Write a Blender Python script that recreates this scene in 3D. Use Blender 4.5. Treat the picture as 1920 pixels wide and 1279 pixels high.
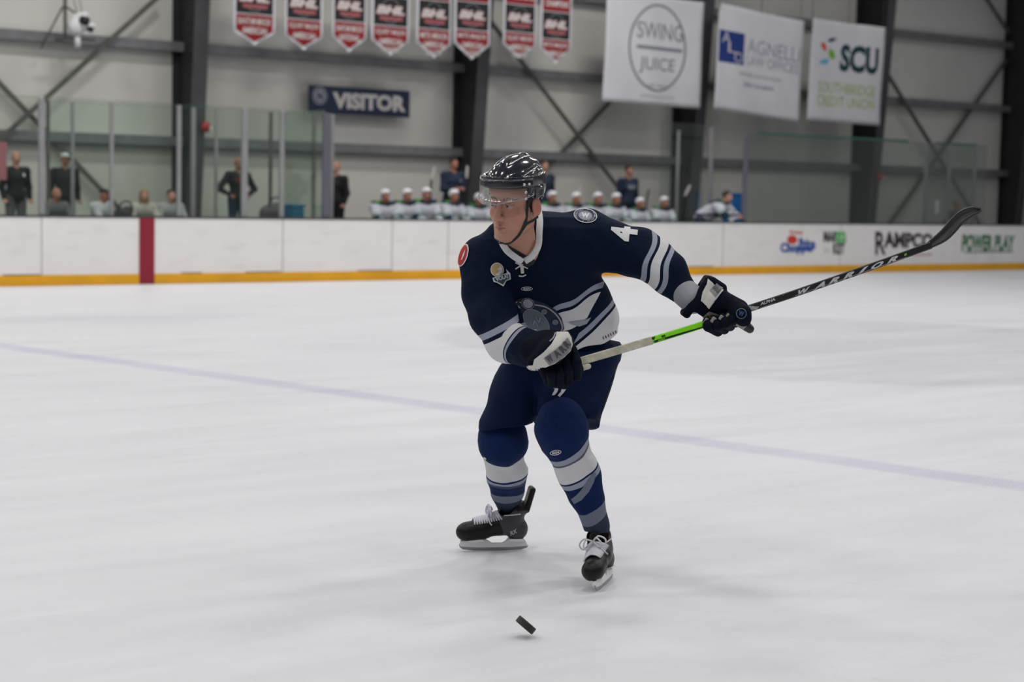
import bpy, bmesh, math, random
import numpy as np
from mathutils import Vector, Matrix
from mathutils.bvhtree import BVHTree
random.seed(7); np.random.seed(7)
C = bpy.context.scene.collection
for o in list(bpy.data.objects): bpy.data.objects.remove(o)

# ---------------------------------------------------------------- camera
CAM_H, PITCH, ROLL, YAW, BOARD_Y, WALL_Y, FPX = 1.55, .083, .0205, .6656, 25.86, 30.5, 3290.
F = np.array([math.sin(YAW)*math.cos(PITCH), math.cos(YAW)*math.cos(PITCH), -math.sin(PITCH)])
R0 = np.array([math.cos(YAW), -math.sin(YAW), 0.]); U0 = np.cross(R0, F)
RC = R0*math.cos(ROLL)+U0*math.sin(ROLL); UC = -R0*math.sin(ROLL)+U0*math.cos(ROLL)
EYE = np.array([0, 0, CAM_H])
cam_d = bpy.data.cameras.new('camera'); cam = bpy.data.objects.new('camera', cam_d); C.objects.link(cam)
cam.matrix_world = Matrix(((RC[0], UC[0], -F[0], 0), (RC[1], UC[1], -F[1], 0), (RC[2], UC[2], -F[2], CAM_H), (0, 0, 0, 1)))
cam_d.sensor_width = 36; cam_d.lens = FPX/1920*36; cam_d.clip_end = 200; cam_d.clip_start = .1
cam_d.dof.use_dof = True; cam_d.dof.focus_distance = 6.9; cam_d.dof.aperture_fstop = 2.7
bpy.context.scene.camera = cam
vs = bpy.context.scene.view_settings
vs.view_transform = 'Standard'; vs.look = 'None'; vs.gamma = 1; vs.use_curve_mapping = False; vs.exposure = 0.08

# ---------------------------------------------------------------- light
w = bpy.data.worlds.new('hall_ambient'); bpy.context.scene.world = w; w.use_nodes = True
w.node_tree.nodes['Background'].inputs[0].default_value = (.80, .84, .92, 1)
w.node_tree.nodes['Background'].inputs[1].default_value = .16
def lamp(x, y, z, p, sx=1.3, sy=.5, col=(1, .97, .93)):
    d = bpy.data.lights.new('hall_lamp', 'AREA'); d.shape = 'RECTANGLE'; d.size = sx; d.size_y = sy
    d.energy = p; d.color = col; d.spread = math.radians(165)
    o = bpy.data.objects.new('hall_lamp', d); o.location = (x, y, z); C.objects.link(o)
for ix in range(9):
    for iy, y in enumerate((-1, 4.9, 10.8, 16.7, 22.2, 26.6)):
        x = -7+ix*5.2
        lamp(x, y, 8.6, 88*(1.0 if x < 26 else (.55 if y < 16 else .38))*(1.0 if y < 26 else 1.1))

# ---------------------------------------------------------------- maths helpers
def ray(x, y): return F+RC*(x-960)/FPX-UC*(y-639.5)/FPX
def S(x, y, d): return EYE+ray(x, y)*d                       # point at depth d in front of the eye
def W(x, y, Y): d = ray(x, y); return EYE+d*(Y/d[1])         # point on the vertical plane y = Y
def G(x, y, z=0.): d = ray(x, y); return EYE+d*((z-CAM_H)/d[2])
RH = R0.copy(); TH = np.array([-math.sin(YAW), -math.cos(YAW), 0.]); ZU = np.array([0, 0, 1.])   # right, towards viewer, up
def norm(v): v = np.asarray(v, float); return v/np.linalg.norm(v)
def V(p): return Vector((float(p[0]), float(p[1]), float(p[2])))

# ---------------------------------------------------------------- scene helpers
def tag(o, label=None, cat=None, group=None, kind=None):
    if label: o['label'] = label
    if cat: o['category'] = cat
    if group: o['group'] = group
    if kind: o['kind'] = kind
    return o
def empty(name, loc, label, cat, group=None, rz=0):
    o = bpy.data.objects.new(name, None); C.objects.link(o); o.location = V(loc); o.rotation_euler.z = rz
    return tag(o, label, cat, group)
def link(name, me, mats=None, parent=None, smooth=True, world=True):
    o = bpy.data.objects.new(name, me); C.objects.link(o)
    if mats is not None and len(me.materials) == 0:
        for m in (mats if isinstance(mats, (list, tuple)) else [mats]): me.materials.append(m)
    if smooth and len(me.polygons): me.polygons.foreach_set('use_smooth', [True]*len(me.polygons))
    if parent is not None:
        o.parent = parent
        if world:
            pm = Matrix.Identity(4); q = parent; chain = []
            while q is not None: chain.append(q); q = q.parent
            for q in reversed(chain): pm = pm @ q.matrix_parent_inverse @ Matrix.LocRotScale(q.location, q.rotation_euler, q.scale)
            o.matrix_parent_inverse = pm.inverted()
    return o
def mesh(verts, faces):
    me = bpy.data.meshes.new('m'); me.from_pydata([tuple(map(float, v)) for v in verts], [], [tuple(map(int, f)) for f in faces]); me.update(); return me
def bm_mesh(bm, recalc=True):
    if recalc: bmesh.ops.recalc_face_normals(bm, faces=bm.faces)
    me = bpy.data.meshes.new('m'); bm.to_mesh(me); bm.free(); return me
def bx(bm, x0, x1, y0, y1, z0, z1, M=None, mi=0):
    vs_ = [bm.verts.new((x, y, z)) for x in (x0, x1) for y in (y0, y1) for z in (z0, z1)]
    if M is not None:
        for v in vs_: v.co = M @ v.co
    for f in ((0, 1, 3, 2), (4, 6, 7, 5), (0, 4, 5, 1), (2, 3, 7, 6), (0, 2, 6, 4), (1, 5, 7, 3)):
        bm.faces.new([vs_[i] for i in f]).material_index = mi
def box_obj(name, x0, x1, y0, y1, z0, z1, m, parent=None, bevel=0):
    bm = bmesh.new(); bx(bm, x0, x1, y0, y1, z0, z1)
    if bevel: bmesh.ops.bevel(bm, geom=list(bm.edges), offset=bevel, segments=2, affect='EDGES')
    return link(name, bm_mesh(bm), m, parent, smooth=False)
def bar(bm, a, b, wd, th, up=(0, 1, 0), mi=0):
    """rectangular bar from a to b"""
    a = np.asarray(a, float); b = np.asarray(b, float); d = norm(b-a); u = np.asarray(up, float); s = norm(np.cross(d, u)); u = np.cross(s, d)
    q = []
    for p in (a, b):
        for i, j in ((-1, -1), (1, -1), (1, 1), (-1, 1)): q.append(bm.verts.new(tuple(p+s*i*wd/2+u*j*th/2)))
    for f in ((0, 1, 2, 3), (7, 6, 5, 4), (0, 4, 5, 1), (1, 5, 6, 2), (2, 6, 7, 3), (3, 7, 4, 0)): bm.faces.new([q[i] for i in f]).material_index = mi
def tube(pts, rad, n=8, up=None, flat=1.0, closed=False):
    """verts, faces of a tube; rad a number or list; flat squashes across `up`"""
    pts = [np.asarray(p, float) for p in pts]; N = len(pts); vsx = []; fs = []
    rad = [rad]*N if np.isscalar(rad) else rad; prev = None
    for i, p in enumerate(pts):
        d = norm(pts[min(i+1, N-1)]-pts[max(i-1, 0)])
        if up is not None: u = np.asarray(up[i] if len(np.shape(up)) > 1 else up, float)
        else: u = prev if prev is not None else (np.array([0, 0, 1.]) if abs(d[2]) < .9 else np.array([1., 0, 0]))
        s = norm(np.cross(d, u)); u = norm(np.cross(s, d)); prev = u
        for k in range(n):
            a = 2*math.pi*(k+.5)/n; vsx.append(p+s*math.cos(a)*rad[i]+u*math.sin(a)*rad[i]*flat)
    for i in range(N-1):
        for k in range(n): fs.append((i*n+k, i*n+(k+1) % n, (i+1)*n+(k+1) % n, (i+1)*n+k))
    fs.append(tuple(range(n))[::-1]); fs.append(tuple((N-1)*n+k for k in range(n)))
    return vsx, fs
def join(parts):
    vv = []; ff = []
    for v, f in parts:
        o = len(vv); vv += list(v); ff += [tuple(i+o for i in q) for q in f]
    return vv, ff
def catmull(P, n=6):
    P = [np.asarray(p, float) for p in P]; P = [2*P[0]-P[1]]+P+[2*P[-1]-P[-2]]; out = []
    for i in range(1, len(P)-2):
        for k in range(n):
            t = k/n; a, b, c, d = P[i-1:i+3]
            out.append(.5*(2*b+(c-a)*t+(2*a-5*b+4*c-d)*t*t+(3*b-a-3*c+d)*t**3))
    out.append(P[-2]); return out
def lathe(prof, n=24):
    vv = []; ff = []
    for r, z in prof:
        for k in range(n): a = 2*math.pi*k/n; vv.append((r*math.cos(a), r*math.sin(a), z))
    for i in range(len(prof)-1):
        for k in range(n): ff.append((i*n+k, i*n+(k+1) % n, (i+1)*n+(k+1) % n, (i+1)*n+k))
    ff.append(tuple(range(n))[::-1]); ff.append(tuple((len(prof)-1)*n+k for k in range(n)))
    return vv, ff

# ---------------------------------------------------------------- materials
def lin(c):
    if isinstance(c, str): c = tuple(int(c[i:i+2], 16)/255 for i in (0, 2, 4)); return tuple(x/12.92 if x < .04 else ((x+.055)/1.055)**2.4 for x in c)
    return c
def mat(name, col, rough=.6, metal=0, var=.06, scale=8, bump=0, bscale=60, spec=.5, coat=0, sheen=0, emit=None):
    m = bpy.data.materials.new(name); m.use_nodes = True; nt = m.node_tree; b = nt.nodes['Principled BSDF']; c = lin(col)
    tc = nt.nodes.new('ShaderNodeTexCoord'); nz = nt.nodes.new('ShaderNodeTexNoise'); nz.inputs['Scale'].default_value = scale
    nt.links.new(tc.outputs['Object'], nz.inputs['Vector'])
    rp = nt.nodes.new('ShaderNodeValToRGB'); rp.color_ramp.elements[0].position = .3; rp.color_ramp.elements[1].position = .7
    rp.color_ramp.elements[0].color = (*[x*(1-var) for x in c], 1); rp.color_ramp.elements[1].color = (*[min(1, x*(1+var)) for x in c], 1)
    nt.links.new(nz.outputs['Fac'], rp.inputs['Fac']); nt.links.new(rp.outputs['Color'], b.inputs['Base Color'])
    b.inputs['Roughness'].default_value = rough; b.inputs['Metallic'].default_value = metal; b.inputs['Specular IOR Level'].default_value = spec
    b.inputs['Coat Weight'].default_value = coat; b.inputs['Coat Roughness'].default_value = .05; b.inputs['Sheen Weight'].default_value = sheen
    if bump:
        n2 = nt.nodes.new('ShaderNodeTexNoise'); n2.inputs['Scale'].default_value = bscale; n2.inputs['Detail'].default_value = 4
        nt.links.new(tc.outputs['Object'], n2.inputs['Vector'])
        bp = nt.nodes.new('ShaderNodeBump'); bp.inputs['Strength'].default_value = bump; bp.inputs['Distance'].default_value = .02
        nt.links.new(n2.outputs['Fac'], bp.inputs['Height']); nt.links.new(bp.outputs['Normal'], b.inputs['Normal'])
    return m
def attr_mat(name, rough=.8, bump=.15, bscale=90, spec=.3, sheen=0, sss=0):
    """cloth or skin whose pattern colour is held per vertex in the attribute `col`"""
    m = bpy.data.materials.new(name); m.use_nodes = True; nt = m.node_tree; b = nt.nodes['Principled BSDF']
    at = nt.nodes.new('ShaderNodeAttribute'); at.attribute_name = 'col'
    tc = nt.nodes.new('ShaderNodeTexCoord'); n2 = nt.nodes.new('ShaderNodeTexNoise'); n2.inputs['Scale'].default_value = bscale; n2.inputs['Detail'].default_value = 4
    nt.links.new(tc.outputs['Object'], n2.inputs['Vector'])
    mx = nt.nodes.new('ShaderNodeMix'); mx.data_type = 'RGBA'; mx.blend_type = 'MULTIPLY'; mx.inputs['Factor'].default_value = .12
    nt.links.new(at.outputs['Color'], mx.inputs['A']); nt.links.new(n2.outputs['Color'], mx.inputs['B']); nt.links.new(mx.outputs['Result'], b.inputs['Base Color'])
    b.inputs['Roughness'].default_value = rough; b.inputs['Specular IOR Level'].default_value = spec; b.inputs['Sheen Weight'].default_value = sheen
    if sss: b.inputs['Subsurface Weight'].default_value = sss; b.inputs['Subsurface Radius'].default_value = (.012, .004, .002); b.inputs['Subsurface Scale'].default_value = 1
    bp = nt.nodes.new('ShaderNodeBump'); bp.inputs['Strength'].default_value = bump; bp.inputs['Distance'].default_value = .01
    nt.links.new(n2.outputs['Fac'], bp.inputs['Height']); nt.links.new(bp.outputs['Normal'], b.inputs['Normal'])
    return m
def band_mat(name, stops_by_attr, base, rough=.85, bump=.2, bscale=14, spec=.12, sheen=0):
    """cloth with crisp woven bands: each attribute (metres along the garment) has [(start, colour)...] ; `zone` picks which"""
    m = bpy.data.materials.new(name); m.use_nodes = True; nt = m.node_tree; b = nt.nodes['Principled BSDF']; prev = None
    for i, (an, stops) in enumerate(stops_by_attr):
        at = nt.nodes.new('ShaderNodeAttribute'); at.attribute_name = an
        rp = nt.nodes.new('ShaderNodeValToRGB'); cr = rp.color_ramp; cr.interpolation = 'CONSTANT'
        ma = nt.nodes.new('ShaderNodeMath'); ma.operation = 'MULTIPLY_ADD'; ma.inputs[1].default_value = 1.; ma.inputs[2].default_value = .5
        nt.links.new(at.outputs['Fac'], ma.inputs[0]); nt.links.new(ma.outputs[0], rp.inputs['Fac'])
        cr.elements[0].position = 0; cr.elements[0].color = (*lin(base), 1)
        cr.elements[1].position = .5+stops[0][0]; cr.elements[1].color = (*lin(stops[0][1]), 1)
        for p, c in stops[1:]: e = cr.elements.new(.5+p); e.color = (*lin(c), 1)
        if prev is None: prev = rp.outputs['Color']
        else:
            zt = nt.nodes.new('ShaderNodeAttribute'); zt.attribute_name = 'zone%d' % i
            g = nt.nodes.new('ShaderNodeMath'); g.operation = 'GREATER_THAN'; g.inputs[1].default_value = 0.; nt.links.new(zt.outputs['Fac'], g.inputs[0])
            mx = nt.nodes.new('ShaderNodeMix'); mx.data_type = 'RGBA'; nt.links.new(g.outputs[0], mx.inputs['Factor'])
            nt.links.new(prev, mx.inputs['A']); nt.links.new(rp.outputs['Color'], mx.inputs['B']); prev = mx.outputs['Result']
    nt.links.new(prev, b.inputs['Base Color'])
    b.inputs['Roughness'].default_value = rough; b.inputs['Specular IOR Level'].default_value = spec; b.inputs['Sheen Weight'].default_value = sheen
    tc = nt.nodes.new('ShaderNodeTexCoord'); n2 = nt.nodes.new('ShaderNodeTexNoise'); n2.inputs['Scale'].default_value = bscale; n2.inputs['Detail'].default_value = 3
    nt.links.new(tc.outputs['Object'], n2.inputs['Vector'])
    bp = nt.nodes.new('ShaderNodeBump'); bp.inputs['Strength'].default_value = bump; bp.inputs['Distance'].default_value = .03
    nt.links.new(n2.outputs['Fac'], bp.inputs['Height']); nt.links.new(bp.outputs['Normal'], b.inputs['Normal'])
    return m
def set_col(me, cols):
    a = me.attributes.new('col', 'FLOAT_COLOR', 'POINT'); c = np.ones((len(me.vertices), 4), np.float32); c[:, :3] = cols; a.data.foreach_set('color', c.ravel())
def set_f(me, name, vals):
    a = me.attributes.new(name, 'FLOAT', 'POINT'); a.data.foreach_set('value', np.asarray(vals, np.float32))
def glass_mat(name, tint, gloss=.06):
    m = bpy.data.materials.new(name); m.use_nodes = True; nt = m.node_tree; nt.nodes.remove(nt.nodes['Principled BSDF']); out = nt.nodes['Material Output']
    t = nt.nodes.new('ShaderNodeBsdfTransparent'); t.inputs[0].default_value = (*tint, 1)
    g = nt.nodes.new('ShaderNodeBsdfGlossy'); g.inputs['Roughness'].default_value = .08
    lw = nt.nodes.new('ShaderNodeFresnel'); lw.inputs[0].default_value = 1.4
    nz = nt.nodes.new('ShaderNodeTexNoise'); nz.inputs['Scale'].default_value = 3
    ad = nt.nodes.new('ShaderNodeMath'); ad.operation = 'MULTIPLY_ADD'; ad.inputs[1].default_value = gloss*.6; nt.links.new(nz.outputs['Fac'], ad.inputs[0]); nt.links.new(lw.outputs[0], ad.inputs[2])
    cl = nt.nodes.new('ShaderNodeMath'); cl.operation = 'MINIMUM'; cl.inputs[1].default_value = .35; nt.links.new(ad.outputs[0], cl.inputs[0])
    mx = nt.nodes.new('ShaderNodeMixShader'); nt.links.new(cl.outputs[0], mx.inputs[0]); nt.links.new(t.outputs[0], mx.inputs[1]); nt.links.new(g.outputs[0], mx.inputs[2]); nt.links.new(mx.outputs[0], out.inputs[0])
    return m

# ---------------------------------------------------------------- signed-distance modelling
def f_cone(a, b, ra, rb):
    a = np.asarray(a, float); b = np.asarray(b, float); d = b-a; L = d@d
    def f(P):
        t = np.clip(((P-a)@d)/L, 0, 1); return np.linalg.norm(P-a-t[:, None]*d, axis=1)-(ra+(rb-ra)*t)
    return f
def f_chain(pts, rads): return f_su(.012, *[f_cone(pts[i], pts[i+1], rads[i], rads[i+1]) for i in range(len(pts)-1)])
def f_ell(c, r, M=None):
    c = np.asarray(c, float); r = np.asarray(r, float)
    def f(P):
        q = P-c
        if M is not None: q = q@M
        k0 = np.linalg.norm(q/r, axis=1); k1 = np.linalg.norm(q/(r*r), axis=1)+1e-9; return k0*(k0-1)/k1
    return f
def f_box(c, hs, rad, M=None):
    c = np.asarray(c, float); hs = np.asarray(hs, float)-rad
    def f(P):
        q = P-c
        if M is not None: q = q@M
        q = np.abs(q)-hs; return np.linalg.norm(np.maximum(q, 0), axis=1)+np.minimum(q.max(axis=1), 0)-rad
    return f
def f_su(k, *fs):
    def f(P):
        d = fs[0](P)
        for g in fs[1:]:
            e = g(P); h = np.clip(.5+.5*(e-d)/k, 0, 1); d = e*(1-h)+d*h-k*h*(1-h)
        return d
    return f
def f_sub(k, a, b):
    def f(P):
        d = a(P); e = -b(P); h = np.clip(.5+.5*(d-e)/k, 0, 1); return d*h+e*(1-h)+k*h*(1-h) if k > 0 else np.maximum(d, e)
    return f
def f_int(a, b): return lambda P: np.maximum(a(P), b(P))
def f_plane(p, n): p = np.asarray(p, float); n = norm(n); return lambda P: (P-p)@n
def f_stack(secs, pw=2.3, ax=None):
    """body of stacked superelliptic sections: (image y, left x, right x, depth, half depth)"""
    rr, tt = (RH, TH) if ax is None else ax
    cs = np.array([S((a[1]+a[2])/2, a[0], a[3]) for a in secs]); aa = np.array([(a[2]-a[1])/2/FPX*a[3] for a in secs]); bb = np.array([a[4] for a in secs])
    o = np.argsort(cs[:, 2]); cs = cs[o]; aa = aa[o]; bb = bb[o]; zz = cs[:, 2]; cr = cs@rr; ct = cs@tt
    def f(P):
        z = P[:, 2]; a = np.interp(z, zz, aa); b = np.interp(z, zz, bb)
        x = P@rr-np.interp(z, zz, cr); y = P@tt-np.interp(z, zz, ct)
        q = (np.abs(x/a)**pw+np.abs(y/b)**pw)**(1/pw); d = (q-1)*np.minimum(a, b)
        e = np.maximum(z-zz[-1], zz[0]-z)
        return np.where((d > 0) & (e > 0), np.hypot(np.maximum(d, 0), np.maximum(e, 0)), np.maximum(d, e))
    return f
def sdf_mesh(f, lo, hi, h):
    lo = np.asarray(lo, float); hi = np.asarray(hi, float); B = 12
    nb = np.ceil((hi-lo)/(B*h)).astype(int); I = np.stack(np.meshgrid(*[np.arange(n) for n in nb], indexing='ij'), -1).reshape(-1, 3)
    cen = lo+(I+.5)*B*h; d = f(cen); I = I[np.abs(d) < B*h*2.2]
    nt_ = nb*B+2; s = np.arange(B+1); L = np.stack(np.meshgrid(s, s, s, indexing='ij'), -1).reshape(-1, 3)
    keys = []; pos = []; quads = []
    def key(c): return (c[..., 0]*nt_[1]+c[..., 1])*nt_[2]+c[..., 2]
    for k0 in range(0, len(I), 60):
        J = I[k0:k0+60]; g = (J[:, None, :]*B+L[None]); P = lo+g*h
        v = f(P.reshape(-1, 3)).reshape(len(J), B+1, B+1, B+1); v = np.where(v == 0, 1e-9, v); g = g.reshape(len(J), B+1, B+1, B+1, 3); s_ = v < 0
        acc = np.zeros((len(J), B, B, B, 3)); cnt = np.zeros((len(J), B, B, B))
        base = [(0, 0, 0), (1, 0, 0), (0, 1, 0), (0, 0, 1), (1, 1, 0), (1, 0, 1), (0, 1, 1), (1, 1, 1)]
        for a in base:
            for ax in range(3):
                if a[ax]: continue
                b = list(a); b[ax] = 1
                va = v[:, a[0]:a[0]+B, a[1]:a[1]+B, a[2]:a[2]+B]; vb = v[:, b[0]:b[0]+B, b[1]:b[1]+B, b[2]:b[2]+B]
                m = (va < 0) != (vb < 0); t = np.where(m, va/(va-vb+1e-20), 0)
                for c in range(3): acc[..., c] += np.where(m, a[c]+(t if c == ax else 0), 0)
                cnt += m
        ok = cnt > 0; cell = g[:, :B, :B, :B]
        keys.append(key(cell[ok])); pos.append(lo+(cell[ok]+acc[ok]/cnt[ok][:, None])*h)
        for ax in range(3):
            b = [0, 0, 0]; b[ax] = 1
            va = s_[:, :B, :B, :B]; vb = s_[:, b[0]:b[0]+B, b[1]:b[1]+B, b[2]:b[2]+B]; m = va != vb; c = cell[m]; fl = va[m]
            e1 = np.zeros(3, int); e2 = np.zeros(3, int); e1[(ax+1) % 3] = 1; e2[(ax+2) % 3] = 1
            q = np.stack([key(c-e1-e2), key(c-e2), key(c), key(c-e1)], -1); q[~fl] = q[~fl][:, ::-1]; quads.append(q)
    keys = np.concatenate(keys); pos = np.concatenate(pos); quads = np.concatenate(quads)
    o = np.argsort(keys); keys = keys[o]; pos = pos[o]
    ix = np.searchsorted(keys, quads); ix = np.minimum(ix, len(keys)-1); good = (keys[ix] == quads).all(1); ix = ix[good]
    me = bpy.data.meshes.new('m'); n = len(ix)
    me.vertices.add(len(pos)); me.vertices.foreach_set('co', pos.astype(np.float32).ravel())
    me.loops.add(n*4); me.loops.foreach_set('vertex_index', ix.astype(np.int32).ravel())
    me.polygons.add(n); me.polygons.foreach_set('loop_start', np.arange(n, dtype=np.int32)*4)
    me.update(calc_edges=True); me.validate(); me['n'] = n
    return me, pos
def bvh_of(me): return BVHTree.FromPolygons([v.co[:] for v in me.vertices], [p.vertices[:] for p in me.polygons])
def hit(bvh, x, y, default=None):
    d = V(norm(ray(x, y))); p, n, i, t = bvh.ray_cast(V(EYE), d)
    if p is None: return None
    if n.dot(d) > 0: n = -n
    return np.array(p), np.array(n)

# ---------------------------------------------------------------- flat shapes and lettering
def text2d(body, bold=.0, shear=0.):
    cu = bpy.data.curves.new('t', 'FONT'); cu.body = body; cu.offset = bold; cu.shear = shear; cu.size = 1; cu.resolution_u = 3
    o = bpy.data.objects.new('t', cu); C.objects.link(o); dg = bpy.context.evaluated_depsgraph_get(); dg.update()
    me = bpy.data.meshes.new_from_object(o.evaluated_get(dg)); vv = np.array([v.co[:2] for v in me.vertices]); ff = [tuple(p.vertices) for p in me.polygons]
    bpy.data.objects.remove(o); bpy.data.curves.remove(cu); bpy.data.meshes.remove(me)
    lo = vv.min(0); hi = vv.max(0); return (vv-lo)/(hi-lo), ff     # unit box, y up
def poly2d(pts): return np.array(pts, float), [tuple(range(len(pts)))]
def ring2d(cx, cy, rx, ry, t, n=40, rot=0., a0=0., a1=360.):
    A = [math.radians(a0+(a1-a0)*i/n) for i in range(n+1)]; vv = []; c, s = math.cos(rot), math.sin(rot)
    for a in A:
        for k in (0, t):
            x, y = (rx-k)*math.cos(a), (ry-k)*math.sin(a); vv.append((cx+x*c-y*s, cy+x*s+y*c))
    return np.array(vv), [(2*i, 2*i+1, 2*i+3, 2*i+2) for i in range(n)]
def disc2d(cx, cy, rx, ry, n=32, rot=0.):
    c, s = math.cos(rot), math.sin(rot)
    return np.array([(cx+rx*math.cos(a)*c-ry*math.sin(a)*s, cy+rx*math.cos(a)*s+ry*math.sin(a)*c) for a in [2*math.pi*i/n for i in range(n)]]), [tuple(range(n))]
def put(sh, x, y, wd, ht, rot=0.):
    """unit-box shape to a box centred x, y (y down on the picture side), turned by rot"""
    v, f = sh; q = (v-.5)*[wd, -ht]; c, s = math.cos(rot), math.sin(rot); return np.stack([x+q[:, 0]*c-q[:, 1]*s, y+q[:, 0]*s+q[:, 1]*c], 1), f
def merge2d(*shs):
    vv = []; ff = []; o = 0
    for v, f in shs: vv.append(v); ff += [tuple(i+o for i in q) for q in f]; o += len(v)
    return np.concatenate(vv), ff
def cut2d(sh, step):
    bm = bmesh.new(); v, f = sh; bv = [bm.verts.new((*p, 0)) for p in v]
    for q in f:
        try: bm.faces.new([bv[i] for i in q])
        except ValueError: pass
    bmesh.ops.triangulate(bm, faces=[fc for fc in bm.faces if len(fc.verts) > 4]); lo = v.min(0); hi = v.max(0)
    for ax in (0, 1):
        x = lo[ax]+step
        while x < hi[ax]:
            co = (x, 0, 0) if ax == 0 else (0, x, 0); no = (1, 0, 0) if ax == 0 else (0, 1, 0)
            bmesh.ops.bisect_plane(bm, geom=list(bm.verts)+list(bm.edges)+list(bm.faces), plane_co=co, plane_no=no); x += step
    vv = np.array([q.co[:2] for q in bm.verts]); bm.verts.index_update(); ff = [tuple(q.index for q in fc.verts) for fc in bm.faces]; bm.free(); return vv, ff
def decal(name, sh, bvh, m, parent, off=.002, step=4., thick=0., dtol=.06):
    """sew a flat shape (seen-from-the-front outline) onto a surface"""
    v, f = cut2d(sh, step); P = []; okv = []
    for x, y in v:
        r = hit(bvh, x, y)
        if r is None: P.append(np.zeros(3)); okv.append(False)
        else: P.append(r[0]+r[1]*off-norm(ray(x, y))*off*.5); okv.append(True)
    dm = np.median([(P[i]-EYE)@F for i in range(len(P)) if okv[i]] or [0]); okv = [o_ and abs((P[i]-EYE)@F-dm) < dtol for i, o_ in enumerate(okv)]
    f = [q for q in f if all(okv[i] for i in q) and max(np.linalg.norm(P[q[i]]-P[q[i-1]]) for i in range(len(q))) < .05]
    if not f: print('EMPTY DECAL', name); return None
    use = sorted({i for q in f for i in q}); mp = {i: k for k, i in enumerate(use)}
    o = link(name, mesh([P[i] for i in use], [tuple(mp[i] for i in q) for q in f]), m, parent)
    if thick: md = o.modifiers.new('s', 'SOLIDIFY'); md.thickness = thick; md.offset = 1 if True else 0
    return o
def plane_sh(sh, X0, X1, Z0, Z1, Y):
    """unit-box shape to a rectangle of the vertical plane y = Y"""
    v, f = sh; return [(X0+(X1-X0)*a, Y, Z0+(Z1-Z0)*b) for a, b in v], f
# ================================================================ the hall
M = {}
M['wall'] = mat('wall_liner', (.66, .645, .605), .55, var=.05, scale=.6, bump=.5, bscale=.9)
M['steel'] = mat('dark_steel', (.020, .021, .023), .6, var=.2, scale=3)
M['flange'] = mat('grey_steel', (.060, .060, .066), .55, var=.15, scale=3)
M['girt'] = mat('galvanised', (.21, .215, .225), .5, .3, var=.15, scale=4)
M['brace'] = mat('brace_steel', (.11, .11, .10), .55, .2, var=.2, scale=5)
M['concrete'] = mat('concrete', (.22, .22, .21), .8, var=.12, scale=2)
M['rubber'] = mat('rubber_matting', (.03, .03, .032), .85, var=.2, scale=20)
M['yellow'] = mat('yellow_kickplate', (.82, .40, .006), .45, var=.08, scale=2)
M['cap'] = mat('cap_rail', (.05, .055, .06), .45, var=.1, scale=3)
M['red'] = mat('red_stripe', (.27, .006, .028), .45, var=.06, scale=3)
M['alu'] = mat('aluminium_post', (.32, .32, .33), .45, .25, var=.08, scale=3)
M['violetpost'] = mat('painted_post', (.13, .13, .165), .5, .1, var=.08, scale=3)
M['glass'] = glass_mat('rink_glass', (.945, .975, .955), .012)
M['glassedge'] = mat('glass_edge', (.05, .13, .10), .3, var=.1)
M['white'] = mat('white_paint', (.75, .75, .76), .5, var=.04)
M['black'] = mat('black_plastic', (.012, .012, .013), .4, var=.1)
M['bannerwhite'] = mat('white_banner_cloth', (.70, .70, .74), .8, var=.03, scale=2, bump=.15, bscale=3)
M['bannerred'] = mat('red_banner_cloth', (.25, .004, .007), .8, var=.08, scale=5)
M['bannerblack'] = mat('black_banner_cloth', (.012, .012, .013), .8, var=.1)
M['inkwhite'] = mat('white_print', (.62, .58, .58), .8, var=.03)
M['inkpink'] = mat('pale_red_print', (.36, .10, .11), .8, var=.05)
M['inkgrey'] = mat('grey_print', (.20, .23, .25), .8, var=.05)
M['inksilver'] = mat('silver_print', (.33, .35, .40), .8, var=.05)
M['inkblue'] = mat('blue_print', (.01, .035, .22), .7, var=.05)
M['inkteal'] = mat('dark_teal_print', (.005, .045, .06), .7, var=.05)
M['inklime'] = mat('lime_print', (.38, .52, .12), .7, var=.05)
M['inkgreen'] = mat('green_print', (.04, .22, .08), .7, var=.05)
M['inkbright'] = mat('bright_green_print', (.12, .50, .15), .7, var=.05)
M['inkred'] = mat('red_print', (.60, .04, .03), .7, var=.05)
M['inkorange'] = mat('orange_red_print', (.60, .08, .03), .7, var=.05)
M['inksky'] = mat('sky_blue_print', (.15, .45, .65), .7, var=.05)
M['inkpricered'] = M['inkred']; M['inkroyal'] = mat('royal_print', (.03, .09, .36), .7, var=.05)
M['inkblack'] = mat('black_print', (.035, .028, .028), .7, var=.05)
M['signnavy'] = mat('navy_sign_board', (.008, .018, .055), .5, var=.08)

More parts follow.
